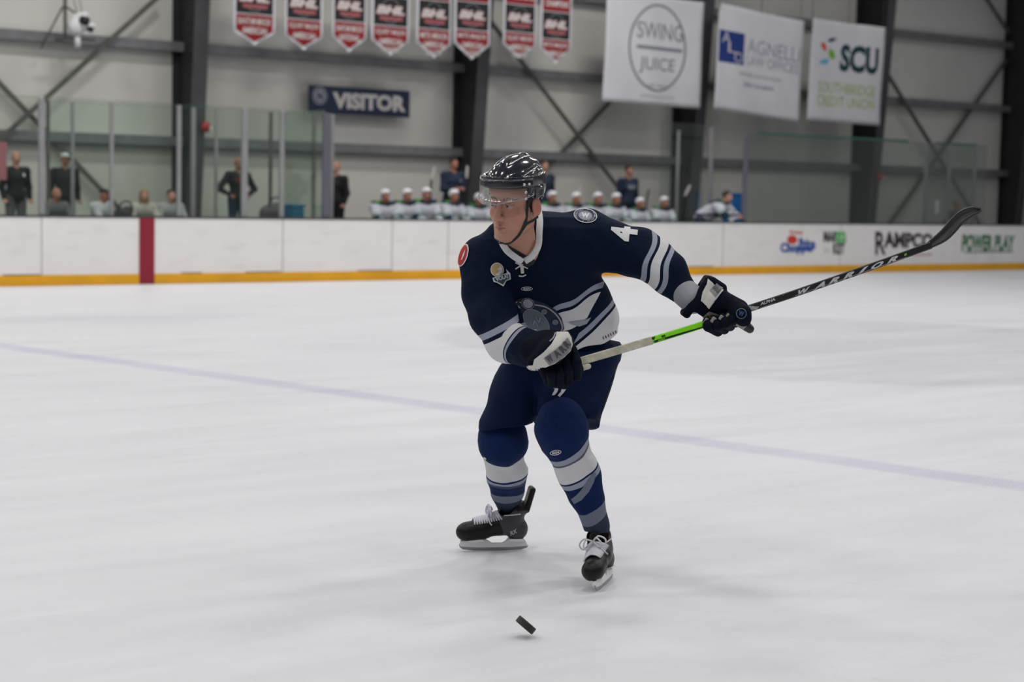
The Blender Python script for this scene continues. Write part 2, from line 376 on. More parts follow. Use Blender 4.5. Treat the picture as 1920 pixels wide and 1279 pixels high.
# --- ice: pale, scuffed, with the faded painted line and the faded centre circle that lie under the surface
def ice_mat():
    m = bpy.data.materials.new('ice'); m.use_nodes = True; nt = m.node_tree; N = nt.nodes; Lk = nt.links; b = N['Principled BSDF']
    def mth(op, *a):
        q = N.new('ShaderNodeMath'); q.operation = op
        for i, x in enumerate(a):
            if isinstance(x, (int, float)): q.inputs[i].default_value = x
            else: Lk.new(x, q.inputs[i])
        return q.outputs[0]
    tc = N.new('ShaderNodeTexCoord'); sp = N.new('ShaderNodeSeparateXYZ'); Lk.new(tc.outputs['Object'], sp.inputs[0])
    def noise(sc, det=4, vec=None, dist=0):
        q = N.new('ShaderNodeTexNoise'); q.inputs['Scale'].default_value = sc; q.inputs['Detail'].default_value = det; q.inputs['Distortion'].default_value = dist
        Lk.new(vec or tc.outputs['Object'], q.inputs['Vector']); return q.outputs['Fac']
    def ramp(x, a, b_, ca, cb):
        q = N.new('ShaderNodeMapRange'); q.inputs[1].default_value = a; q.inputs[2].default_value = b_; q.inputs[3].default_value = ca; q.inputs[4].default_value = cb; Lk.new(x, q.inputs[0]); return q.outputs[0]
    mp = N.new('ShaderNodeMapping'); mp.inputs['Rotation'].default_value = (0, 0, .9); mp.inputs['Scale'].default_value = (.35, 2.2, 1); Lk.new(tc.outputs['Object'], mp.inputs[0])
    v = mth('ADD', ramp(noise(.45, 5), .3, .7, -.022, .02), ramp(noise(1.2, 6, mp.outputs[0], 1.), .35, .7, .012, -.035))
    v = mth('ADD', v, ramp(noise(9, 6), .3, .8, .008, -.012))
    mp2 = N.new('ShaderNodeMapping'); mp2.inputs['Rotation'].default_value = (0, 0, 1.9); mp2.inputs['Scale'].default_value = (.25, 1.6, 1); Lk.new(tc.outputs['Object'], mp2.inputs[0])
    for q_, w_ in ((mp.outputs[0], .9), (mp2.outputs[0], 1.7)): v = mth('SUBTRACT', v, ramp(mth('ABSOLUTE', mth('SUBTRACT', noise(w_, 2, q_, .4), .5)), .0005, .003, .022, 0.))
    # painted thin line, square to the boards
    a = G(0, 648); c = G(1920, 912); d = norm(c-a); n = (-d[1], d[0])
    s = mth('ADD', mth('MULTIPLY', sp.outputs[0], n[0]), mth('ADD', mth('MULTIPLY', sp.outputs[1], n[1]), -(a[0]*n[0]+a[1]*n[1])))
    s = mth('ADD', s, ramp(noise(.8, 2), 0, 1, -.04, .04))
    ln = ramp(mth('ABSOLUTE', s), .10, .19, 1., 0.); ln = mth('MULTIPLY', ln, ramp(noise(.5, 2), .3, .7, .6, 1.))
    # centre circle: old grey paint
    dx = mth('ADD', sp.outputs[0], -14.5); dy = mth('ADD', sp.outputs[1], -13.0); r = mth('SQRT', mth('ADD', mth('MULTIPLY', dx, dx), mth('MULTIPLY', dy, dy)))
    r = mth('ADD', r, ramp(noise(.7, 3), 0, 1, -.35, .35)); disc = ramp(r, 4.05, 4.3, 1., 0.); disc = mth('MULTIPLY', disc, ramp(noise(.9, 5, mp.outputs[0]), .3, .7, .55, 1.))
    # an old scuffed pass to the left of it
    ex = mth('ADD', sp.outputs[0], -9.2); ey = mth('ADD', sp.outputs[1], -19.2); r2 = mth('SQRT', mth('ADD', mth('MULTIPLY', mth('MULTIPLY', ex, ex), .25), mth('MULTIPLY', ey, ey)))
    d2 = ramp(mth('ADD', r2, ramp(noise(.7, 3), 0, 1, -.4, .4)), .3, 1.1, .5, 0.)
    mk = mth('MAXIMUM', disc, d2)
    base = N.new('ShaderNodeCombineColor')
    for i, (c0, l0, k0) in enumerate(((.70, .13, .115), (.705, .135, .115), (.74, .055, .11))):
        Lk.new(mth('SUBTRACT', mth('SUBTRACT', mth('ADD', v, c0), mth('MULTIPLY', ln, l0)), mth('MULTIPLY', mk, k0)), base.inputs[i])
    Lk.new(base.outputs[0], b.inputs['Base Color']); Lk.new(ramp(noise(1.5, 5, mp.outputs[0]), .3, .7, .38, .55), b.inputs['Roughness'])
    b.inputs['IOR'].default_value = 1.31; b.inputs['Specular IOR Level'].default_value = .35
    bp = N.new('ShaderNodeBump'); bp.inputs['Strength'].default_value = .25; bp.inputs['Distance'].default_value = .01; Lk.new(noise(22, 6, None, .6), bp.inputs['Height']); Lk.new(bp.outputs[0], b.inputs['Normal'])
    return m
bm = bmesh.new(); bmesh.ops.create_grid(bm, x_segments=1, y_segments=1, size=1)
for v_ in bm.verts: v_.co = Vector((14+v_.co.x*46, BOARD_Y/2-3+v_.co.y*(BOARD_Y/2+3), 0))
tag(link('floor', bm_mesh(bm), ice_mat(), smooth=False), kind='structure')
fl = box_obj('floor_bench', -20, 60, BOARD_Y+.12, WALL_Y+.2, -.12, 0., M['concrete']); tag(fl, kind='structure')
pl1 = box_obj('floor_platform', -20, 60, BOARD_Y+.14, BOARD_Y+1.75, 0.0, .30, M['rubber']); tag(pl1, kind='structure')
pl2 = box_obj('floor_walkway', -20, 60, BOARD_Y+1.75, BOARD_Y+3.0, 0.0, .50, M['rubber']); tag(pl2, kind='structure')
wl = box_obj('wall_back', -20, 60, WALL_Y, WALL_Y+.2, -.12, 9.5, M['wall']); tag(wl, kind='structure')
wr = box_obj('wall_right', 60, 60.2, -8, WALL_Y+.2, -.12, 9.5, M['wall']); tag(wr, kind='structure')

# --- girts and cross-bracing on the wall
for k, z in enumerate((2.52, 4.30, 6.06, 7.8)):
    bm = bmesh.new(); bx(bm, -20, 60, WALL_Y-.21, WALL_Y, z-.012, z+.006); bx(bm, -20, 60, WALL_Y-.22, WALL_Y-.205, z-.16, z-.012); bx(bm, -20, 60, WALL_Y-.22, WALL_Y, z-.172, z-.16)
    tag(link('trim_%d' % (k+1), bm_mesh(bm), M['girt'], smooth=False), kind='structure')
COLX = [9.1, 15.75, 22.35, 28.75, 35.1, 41.3]
colnames = ['', 'behind the penalty box, with a red bell', 'behind the helmet of the skater', 'behind the right end of the team bench', 'behind the credit union banner, with a small red bell', 'at the dark right edge of the hall']
for i, x in enumerate(COLX):
    if i == 0: continue
    e = empty('steel_column', (x, WALL_Y-.7, 0), 'dark tapered steel wall column '+colnames[i], 'column', 'steel columns along the back wall')
    yf0, yf1 = WALL_Y-.55, WALL_Y-1.25     # the inner flange leans towards the rink with height
    bm = bmesh.new(); q = []
    for (y, z) in ((WALL_Y-.02, 0), (WALL_Y-.02, 9.3), (yf1+.02, 9.3), (yf0+.02, 0)):
        q.append([bm.verts.new((x+s, y, z)) for s in (-.012, .012)])
    for a in range(4): b_ = (a+1) % 4; bm.faces.new((q[a][0], q[a][1], q[b_][1], q[b_][0]))
    bm.faces.new([c[0] for c in q]); bm.faces.new([c[1] for c in q][::-1])
    link('web', bm_mesh(bm), M['steel'], e, smooth=False)
    bm = bmesh.new(); bar(bm, (x, yf0, 0), (x, yf1, 9.3), .30, .03, up=(0, 1, 0)); link('front_flange', bm_mesh(bm), M['flange'], e, smooth=False)
    bm = bmesh.new(); bar(bm, (x, WALL_Y-.025, 0), (x, WALL_Y-.025, 9.3), .30, .03); link('back_flange', bm_mesh(bm), M['steel'], e, smooth=False)
def brace(ax, az, bx_, bz, Y, lab):
    bm = bmesh.new(); bar(bm, (ax, Y, az), (bx_, Y, bz), .085, .05); bar(bm, (ax, Y+.03, az), (bx_, Y+.03, bz), .02, .09)
    tag(link('brace_bar', bm_mesh(bm), M['brace'], smooth=False), lab, 'brace', 'diagonal braces of the back wall')
def brace_px(p, q, Y, lab, ext=(0, 0)):
    a = W(*p, Y); b = W(*q, Y); d = norm(b-a); a = a-d*ext[0]; b = b+d*ext[1]; brace(a[0], a[2], b[0], b[2], Y, lab)
yb = WALL_Y-.32
brace_px((85, 185), (290, 0), yb, 'diagonal brace rising to the right past the white camera', (1.4, .15))
brace_px((0, 157), (232, 400), yb+.17, 'diagonal brace falling to the right behind the people in the penalty box', (1.5, .5))
brace_px((985, 125), (1150, 340), yb, 'diagonal brace falling to the right behind the coach in navy sweatshirt', (1.6, 1.2))
brace_px((1040, 300), (1140, 195), yb+.17, 'diagonal brace rising to the right up behind the oval banner', (1.8, 1.3))
brace_px((1665, 140), (1825, 400), yb, 'diagonal brace falling to the right from the credit union banner', (.2, .6))
brace_px((1700, 375), (1875, 130), yb+.17, 'diagonal brace rising to the right beside the dark end column', (.9, .4))
brace_px((1852, 0), (1888, 55), yb, 'short end of a brace in the top right corner', (1.5, .1))

# --- dasher boards
e = empty('dasher_boards', (14, BOARD_Y, 0), 'long white rink boards with yellow kickplate, red centre stripe and printed adverts', 'rink boards')
def boards_mat():
    m = mat('board_plastic', (.86, .84, .83), .42, var=.03, scale=1.2); nt = m.node_tree; b = nt.nodes['Principled BSDF']
    src = b.inputs['Base Color'].links[0].from_socket
    tc = nt.nodes.new('ShaderNodeTexCoord'); mp = nt.nodes.new('ShaderNodeMapping'); mp.inputs['Scale'].default_value = (1.2, 1, 3.5); nt.links.new(tc.outputs['Object'], mp.inputs[0])
    n = nt.nodes.new('ShaderNodeTexNoise'); n.inputs['Scale'].default_value = 2; n.inputs['Detail'].default_value = 8; nt.links.new(mp.outputs[0], n.inputs['Vector'])
    r = nt.nodes.new('ShaderNodeValToRGB'); r.color_ramp.elements[0].position = .55; r.color_ramp.elements[0].color = (1, 1, 1, 1); r.color_ramp.elements[1].position = .85; r.color_ramp.elements[1].color = (.88, .87, .86, 1)
    nt.links.new(n.outputs['Fac'], r.inputs['Fac']); mx = nt.nodes.new('ShaderNodeMix'); mx.data_type = 'RGBA'; mx.blend_type = 'MULTIPLY'; mx.inputs['Factor'].default_value = 1
    nt.links.new(src, mx.inputs['A']); nt.links.new(r.outputs['Color'], mx.inputs['B']); nt.links.new(mx.outputs['Result'], b.inputs['Base Color']); return m
M['board'] = boards_mat()
bm = bmesh.new(); bx(bm, -20, 60, BOARD_Y, BOARD_Y+.12, 0, 1.06); link('board_face', bm_mesh(bm), M['board'], e, smooth=False)
bm = bmesh.new(); bx(bm, -20, 60, BOARD_Y-.012, BOARD_Y+.002, 0, .165); bmesh.ops.bevel(bm, geom=list(bm.edges), offset=.003, affect='EDGES'); link('kickplate', bm_mesh(bm), M['yellow'], e, smooth=False)
bm = bmesh.new(); bx(bm, -20, 60, BOARD_Y-.02, BOARD_Y+.16, 1.06, 1.092); bmesh.ops.bevel(bm, geom=list(bm.edges), offset=.008, segments=2, affect='EDGES'); link('cap_rail', bm_mesh(bm), M['cap'], e, smooth=False)
xa, xb = W(261, 470, BOARD_Y)[0], W(289, 470, BOARD_Y)[0]
box_obj('centre_stripe', xa, xb, BOARD_Y-.017, BOARD_Y+.001, 0, 1.062, M['red'], e)
seam = mat('seam_gap', (.33, .32, .31), .7)
for px in (78, 530, 735, 840, 1180, 1355, 1575): x = W(px, 470, BOARD_Y)[0]; box_obj('panel_seam', x-.008, x+.008, BOARD_Y-.0015, BOARD_Y+.003, .165, 1.06, seam, e)
for p0, p1 in ((5, 76), (460, 527), (670, 735), (1290, 1337), (340, 378)):
    x0, x1 = W(p0, 500, BOARD_Y)[0], W(p1, 500, BOARD_Y)[0]; box_obj('door_sill', x0, x1, BOARD_Y-.006, BOARD_Y+.003, .165, .18, M['cap'], e)
def ad(name, sh, p0, p1, m, dy=.003, parent=None, Y=None):
    """print on the plane y=Y: p0 = left end (x, top y, bottom y), p1 = right end"""
    Y = BOARD_Y if Y is None else Y; yy = Y-dy
    a0 = W(p0[0], p0[1], yy); a1 = W(p0[0], p0[2], yy); b0 = W(p1[0], p1[1], yy); b1 = W(p1[0], p1[2], yy); v, f = sh; P = []
    for x, y in v: P.append((1-x)*((1-y)*a1+y*a0)+x*((1-y)*b1+y*b0))
    return link(name, mesh(P, f), m, parent, smooth=False)
T = text2d
def norm_sh(sh):
    v, f = sh; lo = v.min(0); hi = v.max(0); return (v-lo)/(hi-lo), f
# supermarket advert
ad('advert_lettering', T('Price', .06, .1), (1497, 446, 468), (1529, 447, 468), M['inkroyal'], parent=e)
ad('advert_lettering', T('Chopper', .065, 0), (1463, 455, 479), (1528, 456, 477), M['inkroyal'], .0035, parent=e)
ad('advert_disc', norm_sh(disc2d(0, 0, 1, 1)), (1476, 441, 458), (1495, 441, 458), M['inkred'], .0045, parent=e)
ad('advert_lettering', T('Golub', .03, .2), (1480, 431, 438), (1505, 433, 440), M['inkred'], parent=e)
ad('advert_lettering', T('MAR', .055), (1544, 433, 454), (1570, 434, 455), M['inkblack'], parent=e)
ad('advert_lettering', T('32', .08), (1567, 433, 455), (1587, 434, 455), M['inkbright'], .004, parent=e)
ad('advert_lettering', T('KET', .05), (1562, 456, 477), (1584, 456, 477), M['inkblack'], parent=e)
ad('advert_lettering', T('by', .0), (1546, 465, 476), (1556, 465, 476), mat('pale_print', (.45, .46, .36), .7), parent=e)
ad('advert_lettering', T('R', .03), (1641, 434, 478), (1661, 434, 478), M['inkblack'], parent=e)
ad('advert_lettering', T('AMPCO', .05), (1657, 434, 465), (1750, 438, 466), M['inkblack'], parent=e)
ad('advert_underline', poly2d([(0, 0), (1, 0), (1, 1), (0, 1)]), (1700, 476, 479), (1748, 476, 479), mat('rust_print', (.55, .28, .22), .7), parent=e)
ad('advert_lettering', T('POWER PLAY', .045, .15), (1803, 439, 472), (1903, 441, 470), mat('dark_outline_print', (.03, .05, .035), .7), .003, parent=e)
ad('advert_lettering', T('POWER PLAY', .015, .15), (1804, 439, 472), (1902, 441, 470), M['inkgreen'], .005, parent=e)
ad('advert_underline', poly2d([(0, 0), (1, 0), (1, 1), (0, 1)]), (1808, 472, 474), (1900, 471, 473), M['inkblack'], parent=e)

# --- rink glass and posts
GT = 1.07+1.83
def _b(*a): bm = bmesh.new(); bx(bm, *a); return bm
def screen(x, Y, lab): return empty('glass_screen', (x, Y, 1.09), lab, 'glass screen', 'clear glass screens behind the boards')
def post(px, Y, z1, wd, m, e, z0=1.092):
    x = W(px, 330, Y)[0]
    bm = _b(x-wd/2, x+wd/2, Y-.03, Y+.03, z0, z1); bmesh.ops.bevel(bm, geom=list(bm.edges), offset=.006, affect='EDGES')
    link('post', bm_mesh(bm), m, e, smooth=False); return x
def pane(x0, x1, Y, z0, z1, e):
    o = link('pane', bm_mesh(_b(x0, x1, Y-.006, Y+.006, z0, z1)), M['glass'], e, smooth=False)
    link('edge', bm_mesh(_b(x0, x1, Y-.0065, Y+.0065, z1, z1+.006)), M['glassedge'], o, smooth=False)
YG = BOARD_Y+.07; YB = BOARD_Y+1.72
e = screen(W(300, 330, YG)[0], YG, 'glass screen with silver posts on the boards in front of the penalty box, left')
fx = [post(p, YG, GT-.01, wd, M[mm], e) for p, wd, mm in ((-38, .05, 'alu'), (78, .09, 'alu'), (209, .055, 'alu'), (335, .065, 'alu'), (458, .105, 'alu'), (528, .075, 'alu'), (611, .13, 'violetpost'))]
for i in range(len(fx)-1): pane(fx[i]+.03, fx[i+1]-.03, YG, 1.092, GT, e)
e = screen(W(300, 330, YB)[0], YB, 'rear glass screen with thin posts standing between the seated and the standing people, at left')
gx = [post(p, YB, 2.95, wd, M['brace'] if p in (90, 507, 588) else M['alu'], e, .30) for p, wd in ((90, .05), (136, .045), (362, .07), (405, .05), (507, .05), (588, .06))]
for i in range(len(gx)-1): pane(gx[i]+.03, gx[i+1]-.03, YB, .6, 2.94, e)
e = screen(fx[-1], YG+.8, 'side glass screen running back from the last grey post left of the team bench')
link('pane', bm_mesh(_b(fx[-1]-.006, fx[-1]+.006, YG+.05, YB-.05, .6, 2.94)), M['glass'], e, smooth=False); post(622, YB-.06, 2.95, .06, M['alu'], e, .3)
e = screen(W(1500, 330, YG)[0], YG, 'long glass screen with violet grey first post right of the team bench')
rx = [post(1397, YG, GT-.01, .10, M['violetpost'], e)]
seq = [rx[0]]+[W(p, 330, YG)[0] for p in (1442, 1512, 1587, 1715, 1850)]
for i in range(len(seq)-1): pane(seq[i]+.01, seq[i+1]-.01, YG, 1.092, GT+.02, e)
link('top_rail', bm_mesh(_b(W(1420, 330, YG)[0], W(1700, 330, YG)[0], YG-.02, YG+.02, GT+.026, GT+.07)), M['glassedge'], e, smooth=False)
link('top_rail', bm_mesh(_b(W(1752, 330, YG)[0], W(1828, 330, YG)[0], YG-.02, YG+.02, GT+.026, GT+.06)), M['glassedge'], e, smooth=False)
YR = YB-.4; e = screen(W(1780, 330, YR)[0], YR, 'glass screen with three silver posts around the person in black at right')
qx = [post(p, YR, 3.0, wd, M['alu'], e, .3) for p, wd in ((1736, .10), (1779, .09), (1827, .08))]
for i in range(2): pane(qx[i]+.05, qx[i+1]-.05, YR, .6, 2.98, e)
e = screen(W(1290, 300, YB)[0], YB, 'rear glass screen before the third steel column, right end of the team bench')
pane(W(1238, 300, YB)[0], W(1318, 300, YB)[0], YB, .6, 3.15, e); post(1270, YB, 3.0, .05, M['alu'], e, .3); post(1332, YB, 3.1, .09, M['alu'], e, .3)

# --- bells, paper, camera
def bell(px, py, Y, r, lab):
    c = W(px, py, Y); t = empty('alarm_bell', c, lab, 'alarm bell'); v, f = lathe([(r, 0), (r, .02), (r*.85, .05), (r*.5, .075), (.01, .085)], 20)
    v = [(c[0]+a, c[1]-z, c[2]+b) for a, b, z in v]; link('bell_dome', mesh(v, f), mat('alarm_red', (.42, .01, .012), .35), t)
    link('back_box', bm_mesh(_b(c[0]-r*.7, c[0]+r*.7, c[1]-.001, c[1]+.05, c[2]-r*.8, c[2]+r*.8)), M['red'], t, smooth=False)
    link('strobe', bm_mesh(_b(c[0]+r*.3, c[0]+r*.75, c[1]-.1, c[1]-.02, c[2]-r*.5, c[2]+r*.1)), M['white'], t, smooth=False)
bell(386, 238, WALL_Y-.88, .10, 'red alarm bell with white strobe on the first steel column')
bell(1650, 332, WALL_Y-.82, .09, 'small dark red alarm bell on the fourth steel column')
def card(px, py, Y, wd, ht, rot, lab, nm='paper_sheet', m=None, cat='paper'):
    c = W(px, py, Y); Mx = Matrix.Translation(V(c)) @ Matrix.Rotation(rot, 4, 'Y'); bm = bmesh.new(); bx(bm, -wd/2, wd/2, -.004, .004, -ht/2, ht/2, Mx); bmesh.ops.bevel(bm, geom=list(bm.edges), offset=.0015, affect='EDGES')
    return tag(link(nm, bm_mesh(bm), m or M['white'], smooth=False), lab, cat)
card(1757, 388, YR-.012, .13, .33, 0, 'white paper sheet taped to the glass left of the person in black')
card(4, 302, YB+.3, .16, .62, 0, 'pink strip of a poster at the far left edge, left of the bald man', 'wall_poster', mat('pink_poster', (.42, .16, .18), .7), 'poster')
def camera_unit():
    c = W(146, 45, WALL_Y-.6); t = empty('wall_camera', c, 'white pan and tilt camera on a grey bracket high on the wall', 'camera')
    wh = mat('camera_white', (.80, .80, .82), .35)
    f = f_su(.02, f_ell(c+[-.04, 0, -.05], (.15, .13, .17)), f_cone(c+[-.05, 0, .10], c+[.12, -.05, .16], .075, .07), f_cone(c+[0, -.02, -.08], c+[.26, -.05, -.02], .07, .06))
    me, _ = sdf_mesh(f, c-.45, c+.45, .015); link('housing', me, wh, t)
    v, fc = tube([c+[.02, -.10, .07], c+[.10, -.20, .04]], .075, 14); link('lens', mesh(v, fc), M['black'], t)
    v, fc = tube([c+[.16, -.10, -.08], c+[.20, -.16, -.1]], .05, 12); link('lens', mesh(v, fc), M['black'], t)
    v, fc = tube([c+[0, .02, -.2], c+[0, .0, -.42]], .055, 12); link('pan_base', mesh(v, fc), wh, t)
    bm = bmesh.new(); bar(bm, c+[-.22, .05, .45], c+[-.22, .05, -.26], .05, .05); bar(bm, c+[-.24, .1, .3], c+[-.55, .35, -.45], .025, .025, up=(1, 0, 0)); bar(bm, c+[-.24, .05, .32], c+[.1, .0, .1], .03, .03, up=(0, 0, 1)); bar(bm, c+[-.4, .05, -.26], c+[.35, .05, -.26], .05, .05, up=(0, 0, 1)); bar(bm, c+[-.2, .05, -.26], c+[-.2, .5, -.26], .05, .05, up=(0, 0, 1))
    link('bracket', bm_mesh(bm), M['brace'], t, smooth=False)
    v1 = tube(catmull([c+[-.15, 0, 1.6], c+[-.12, 0, .7], c+[-.02, 0, .2]], 6), .008, 6); v2 = tube(catmull([c+[.06, 0, 1.6], c+[.0, .02, .8], c+[.08, 0, .2]], 6), .008, 6)
    vv, ff = join([v1, v2]); link('cable', mesh(vv, ff), M['brace'], t)
camera_unit()

# --- hanging banners
def cloth_sheet(name, outline, X0, X1, Z0, Z1, Y, m, parent, wave=.02, n=26, seed=0, bend=None):
    """sheet cut to outline (unit box) and hung in soft waves; has thickness"""
    v, f = cut2d((np.array(outline, float), [tuple(range(len(outline)))]), 1/n); P = []
    for a, b in v: P.append(sheet_pt(a, b, X0, X1, Z0, Z1, Y, wave, seed))
    o = link(name, mesh(P, f), m, parent); md = o.modifiers.new('s', 'SOLIDIFY'); md.thickness = .004; md.offset = -1; return o
SHEAR = {1.: (-.03, .04), 2.6: (-.20, .10), 4.1: (-.03, .08)}
def sheet_pt(a, b, X0, X1, Z0, Z1, Y, wave, seed):
    dz, dx = SHEAR.get(seed, (0, 0))
    y = wave*(math.sin(a*9+seed)+.6*math.sin(a*17+seed*2+b*3)+.5*math.sin(b*7+seed+a*2))*(1-.3*b)
    return (X0+(X1-X0)*a+dx*(b-.5), Y+y, Z0+(Z1-Z0)*b+dz*(a-.5))
def on_sheet(name, sh, box, args, m, parent, off=.006, n=.06):
    """print placed in unit-box coordinates of a sheet: box = (u0, u1, v0, v1)"""
    v, f = norm_sh(sh); v, f = cut2d((v*[box[1]-box[0], box[3]-box[2]]+[box[0], box[2]], f), n); P = [np.array(sheet_pt(a, b, *args))-[0, off, 0] for a, b in v]
    fa = []
    for q in f:
        p = [P[i] for i in q]; nn = np.cross(p[1]-p[0], p[2]-p[0]); fa.append(q if nn[1] < 0 else q[::-1])
    return link(name, mesh(P, fa), m, parent)
YN = WALL_Y-1.35
def zx(px, py, Y=YN): p = W(px, py, Y); return p[0], p[2]
pen = [(438, 516, 62, 85, 'BANTAM MINOR', 'AMERICAN', '', 28), (534, 605, 70, 94, 'SQUIRT MAJOR', 'AMERICAN', '', 38), (623, 687, 72, 98, 'BANTAM MINOR', 'NATIONAL', '', 42), (696, 768, 78, 104, 'SQUIRT MAJOR', 'AMERICAN', 'NORTH', 50),
       (781, 846, 83, 109, 'MITE MINOR', 'AMERICAN', 'SOUTH', 56), (851, 919, 84, 112, 'MITE MAJOR', 'AMERICAN', 'NORTH', 58), (943, 1005, 86, 110, 'SQUIRT MINOR', 'AMERICAN', 'NORTH', 62), (1013, 1071, 93, 119, 'MITE MAJOR', 'AMERICAN', '', 75)]
place = ['first from the left', 'second from the left', 'third from the left', 'fourth from the left', 'fifth from the left', 'sixth, before the second steel column', 'seventh, just right of that column', 'the last one on the right']
for i, (xl, xr, ye, yt, l1, l2, l3, yk) in enumerate(pen):
    X0 = W(xl, yk, YN)[0]; X1 = W(xr, yk, YN)[0]; xm = (xl+xr)/2; Zt = W(xm, yt, YN)[2]; Ze = (W(xl, ye-4, YN)[2]+W(xr, ye+3, YN)[2])/2; Zk = W(xm, yk, YN)[2]
    ht = 1.92; Z1 = Zt+ht; H = Z1-Zt; ve = (Ze-Zt)/H; vk = (Zk-Zt)/H; arg = (X0, X1, Zt, Z1, YN, .006, i*1.7)
    e = empty('pennant_banner', ((X0+X1)/2, YN, Zt), 'red and black hockey championship pennant with white border, '+place[i], 'banner', 'red and black pennants hung in a row')
    cloth_sheet('white_border', [(0, ve), (.5, 0), (1, ve), (1, 1), (0, 1)], *arg[:5], M['bannerwhite'], e, .006, 10, i*1.7)
    on_sheet('red_field', poly2d([(0, 0), (.5, -1), (1, 0), (1, 1.6), (0, 1.6)]) if 0 else (np.array([(0.06, ve+.02), (.5, .035), (.94, ve+.02), (.94, vk), (.06, vk)]), [(0, 1, 2, 3, 4)]), (.06, .94, .035, vk), arg, M['bannerred'], e, .006)
    on_sheet('black_panel', poly2d([(0, 0), (1, 0), (1, 1), (0, 1)]), (.06, .94, vk+.012, vk+.30), arg, M['bannerblack'], e, .006)
    on_sheet('red_field', poly2d([(0, 0), (1, 0), (1, 1), (0, 1)]), (.06, .94, vk+.31, .98), arg, M['bannerred'], e, .006)
    on_sheet('league_ring', ring2d(0, 0, 1, 1, .06), (.26, .74, vk+.03, vk+.29), arg, M['inkgrey'], e, .008)
    on_sheet('league_letters', T('BHL', .09, .25), (.10, .88, vk+.115, vk+.215), arg, M['inkpink'], e, .010)
    on_sheet('league_letters', T('BHL', .055, .25), (.12, .86, vk+.125, vk+.21), arg, M['inkwhite'], e, .012)
    on_sheet('league_ribbon', poly2d([(.05, 0), (.95, 0), (1, 1), (0, 1)]), (.2, .82, vk+.062, vk+.098), arg, M['inkpink'], e, .010)
    on_sheet('lettering', T('CHAMPIONS', .03), (.14, .88, vk+.36, vk+.43), arg, M['inkwhite'], e, .010)
    on_sheet('lettering', T(l1, .02), (.11, .89, vk-.095, vk-.03), arg, M['inkwhite'], e, .010)
    on_sheet('lettering', T(l2, .03), (.2, .8, vk-.185, vk-.12), arg, M['inkwhite'], e, .010)
    if l3: on_sheet('lettering', T(l3, .03), (.3, .7, vk-.265, vk-.21), arg, M['inkwhite'], e, .010)
def banner(corners, lab, seed):
    """corners in the picture: x left, x right at mid height, y top mid, y bottom mid"""
    xl, xr, yt, yb_ = corners; ym = (max(yt, 0)+yb_)/2; X0 = W(xl, ym, YN)[0]; X1 = W(xr, ym, YN)[0]; xm = (xl+xr)/2
    Z1 = W(xm, yt, YN)[2]; Z0 = W(xm, yb_, YN)[2]; arg = (X0, X1, Z0, Z1, YN, .022, seed)
    e = empty('hanging_banner', ((X0+X1)/2, YN, Z0), lab, 'banner', 'white sponsor banners on the wall'); cloth_sheet('cloth', [(0, 0), (1, 0), (1, 1), (.5, .995), (0, 1)], *arg[:5], M['bannerwhite'], e, .022, 22, seed)
    bm = bmesh.new()
    for a in (.0, .5, 1.): x = X0+(X1-X0)*(a*.96+.02); bar(bm, (x, YN, Z1-.02), (x, YN, Z1+1.5), .01, .01)
    link('cord', bm_mesh(bm), M['brace'], e, smooth=False); return e, arg
e, a = banner((1135, 1316, -8, 197), 'white sponsor banner with a grey oval around two words, leftmost of three', 1.)
on_sheet('oval', ring2d(0, 0, 1, 1.32, .065, 60), (.23, .83, .125, .93), a, M['inkgrey'], e)
on_sheet('divider', poly2d([(0, 0), (1, 0), (1, 1), (0, 1)]), (.31, .79, .508, .538), a, M['inkgrey'], e)
on_sheet('lettering', T('SWING', .0), (.31, .79, .605, .755), a, M['inkgrey'], e); on_sheet('lettering', T('JUICE', .0), (.34, .72, .285, .435), a, M['inkgrey'], e)
on_sheet('lettering', T('EST. SINCE', .0), (.44, .66, .165, .19), a, M['inkgrey'], e); on_sheet('lettering', T('SWINGJUICE.COM', .0), (.37, .73, .06, .09), a, M['inksilver'], e)
e, a = banner((1344, 1502, 22, 217), 'white sponsor banner with a blue square and law office lettering, middle of three', 2.6)
on_sheet('blue_square', poly2d([(0, 0), (1, 0), (1, 1), (0, 1)]), (.02, .30, .455, .755), a, M['inkblue'], e)
for s, u0, v0 in (('A', .05, .64), ('L', .12, .555), ('O', .19, .47)): on_sheet('monogram', T(s, .0), (u0, u0+.09, v0, v0+.10), a, M['inkwhite'], e, .009)
on_sheet('lettering', T('AGNELLI', .0), (.345, .965, .585, .725), a, M['inksilver'], e); on_sheet('lettering', T('LAW OFFICES', .0), (.345, .955, .47, .565), a, M['inksilver'], e)
on_sheet('lettering', T('AGNELLILAW.COM', .0), (.25, .77, .36, .395), a, M['inksilver'], e); on_sheet('lettering', T('508-764-8894', .02), (.31, .68, .26, .30), a, M['inksilver'], e)
e, a = banner((1517, 1656, 42, 231), 'white sponsor banner with coloured petals and large dark letters, rightmost of three', 4.1)
on_sheet('lettering', T('SCU', .045), (.40, .92, .51, .785), a, M['inkteal'], e)
on_sheet('lettering', T('SOUTHBRIDGE', .0), (.12, .90, .285, .395), a, M['inklime'], e); on_sheet('lettering', T('CREDIT UNION', .0), (.11, .89, .155, .26), a, M['inklime'], e)
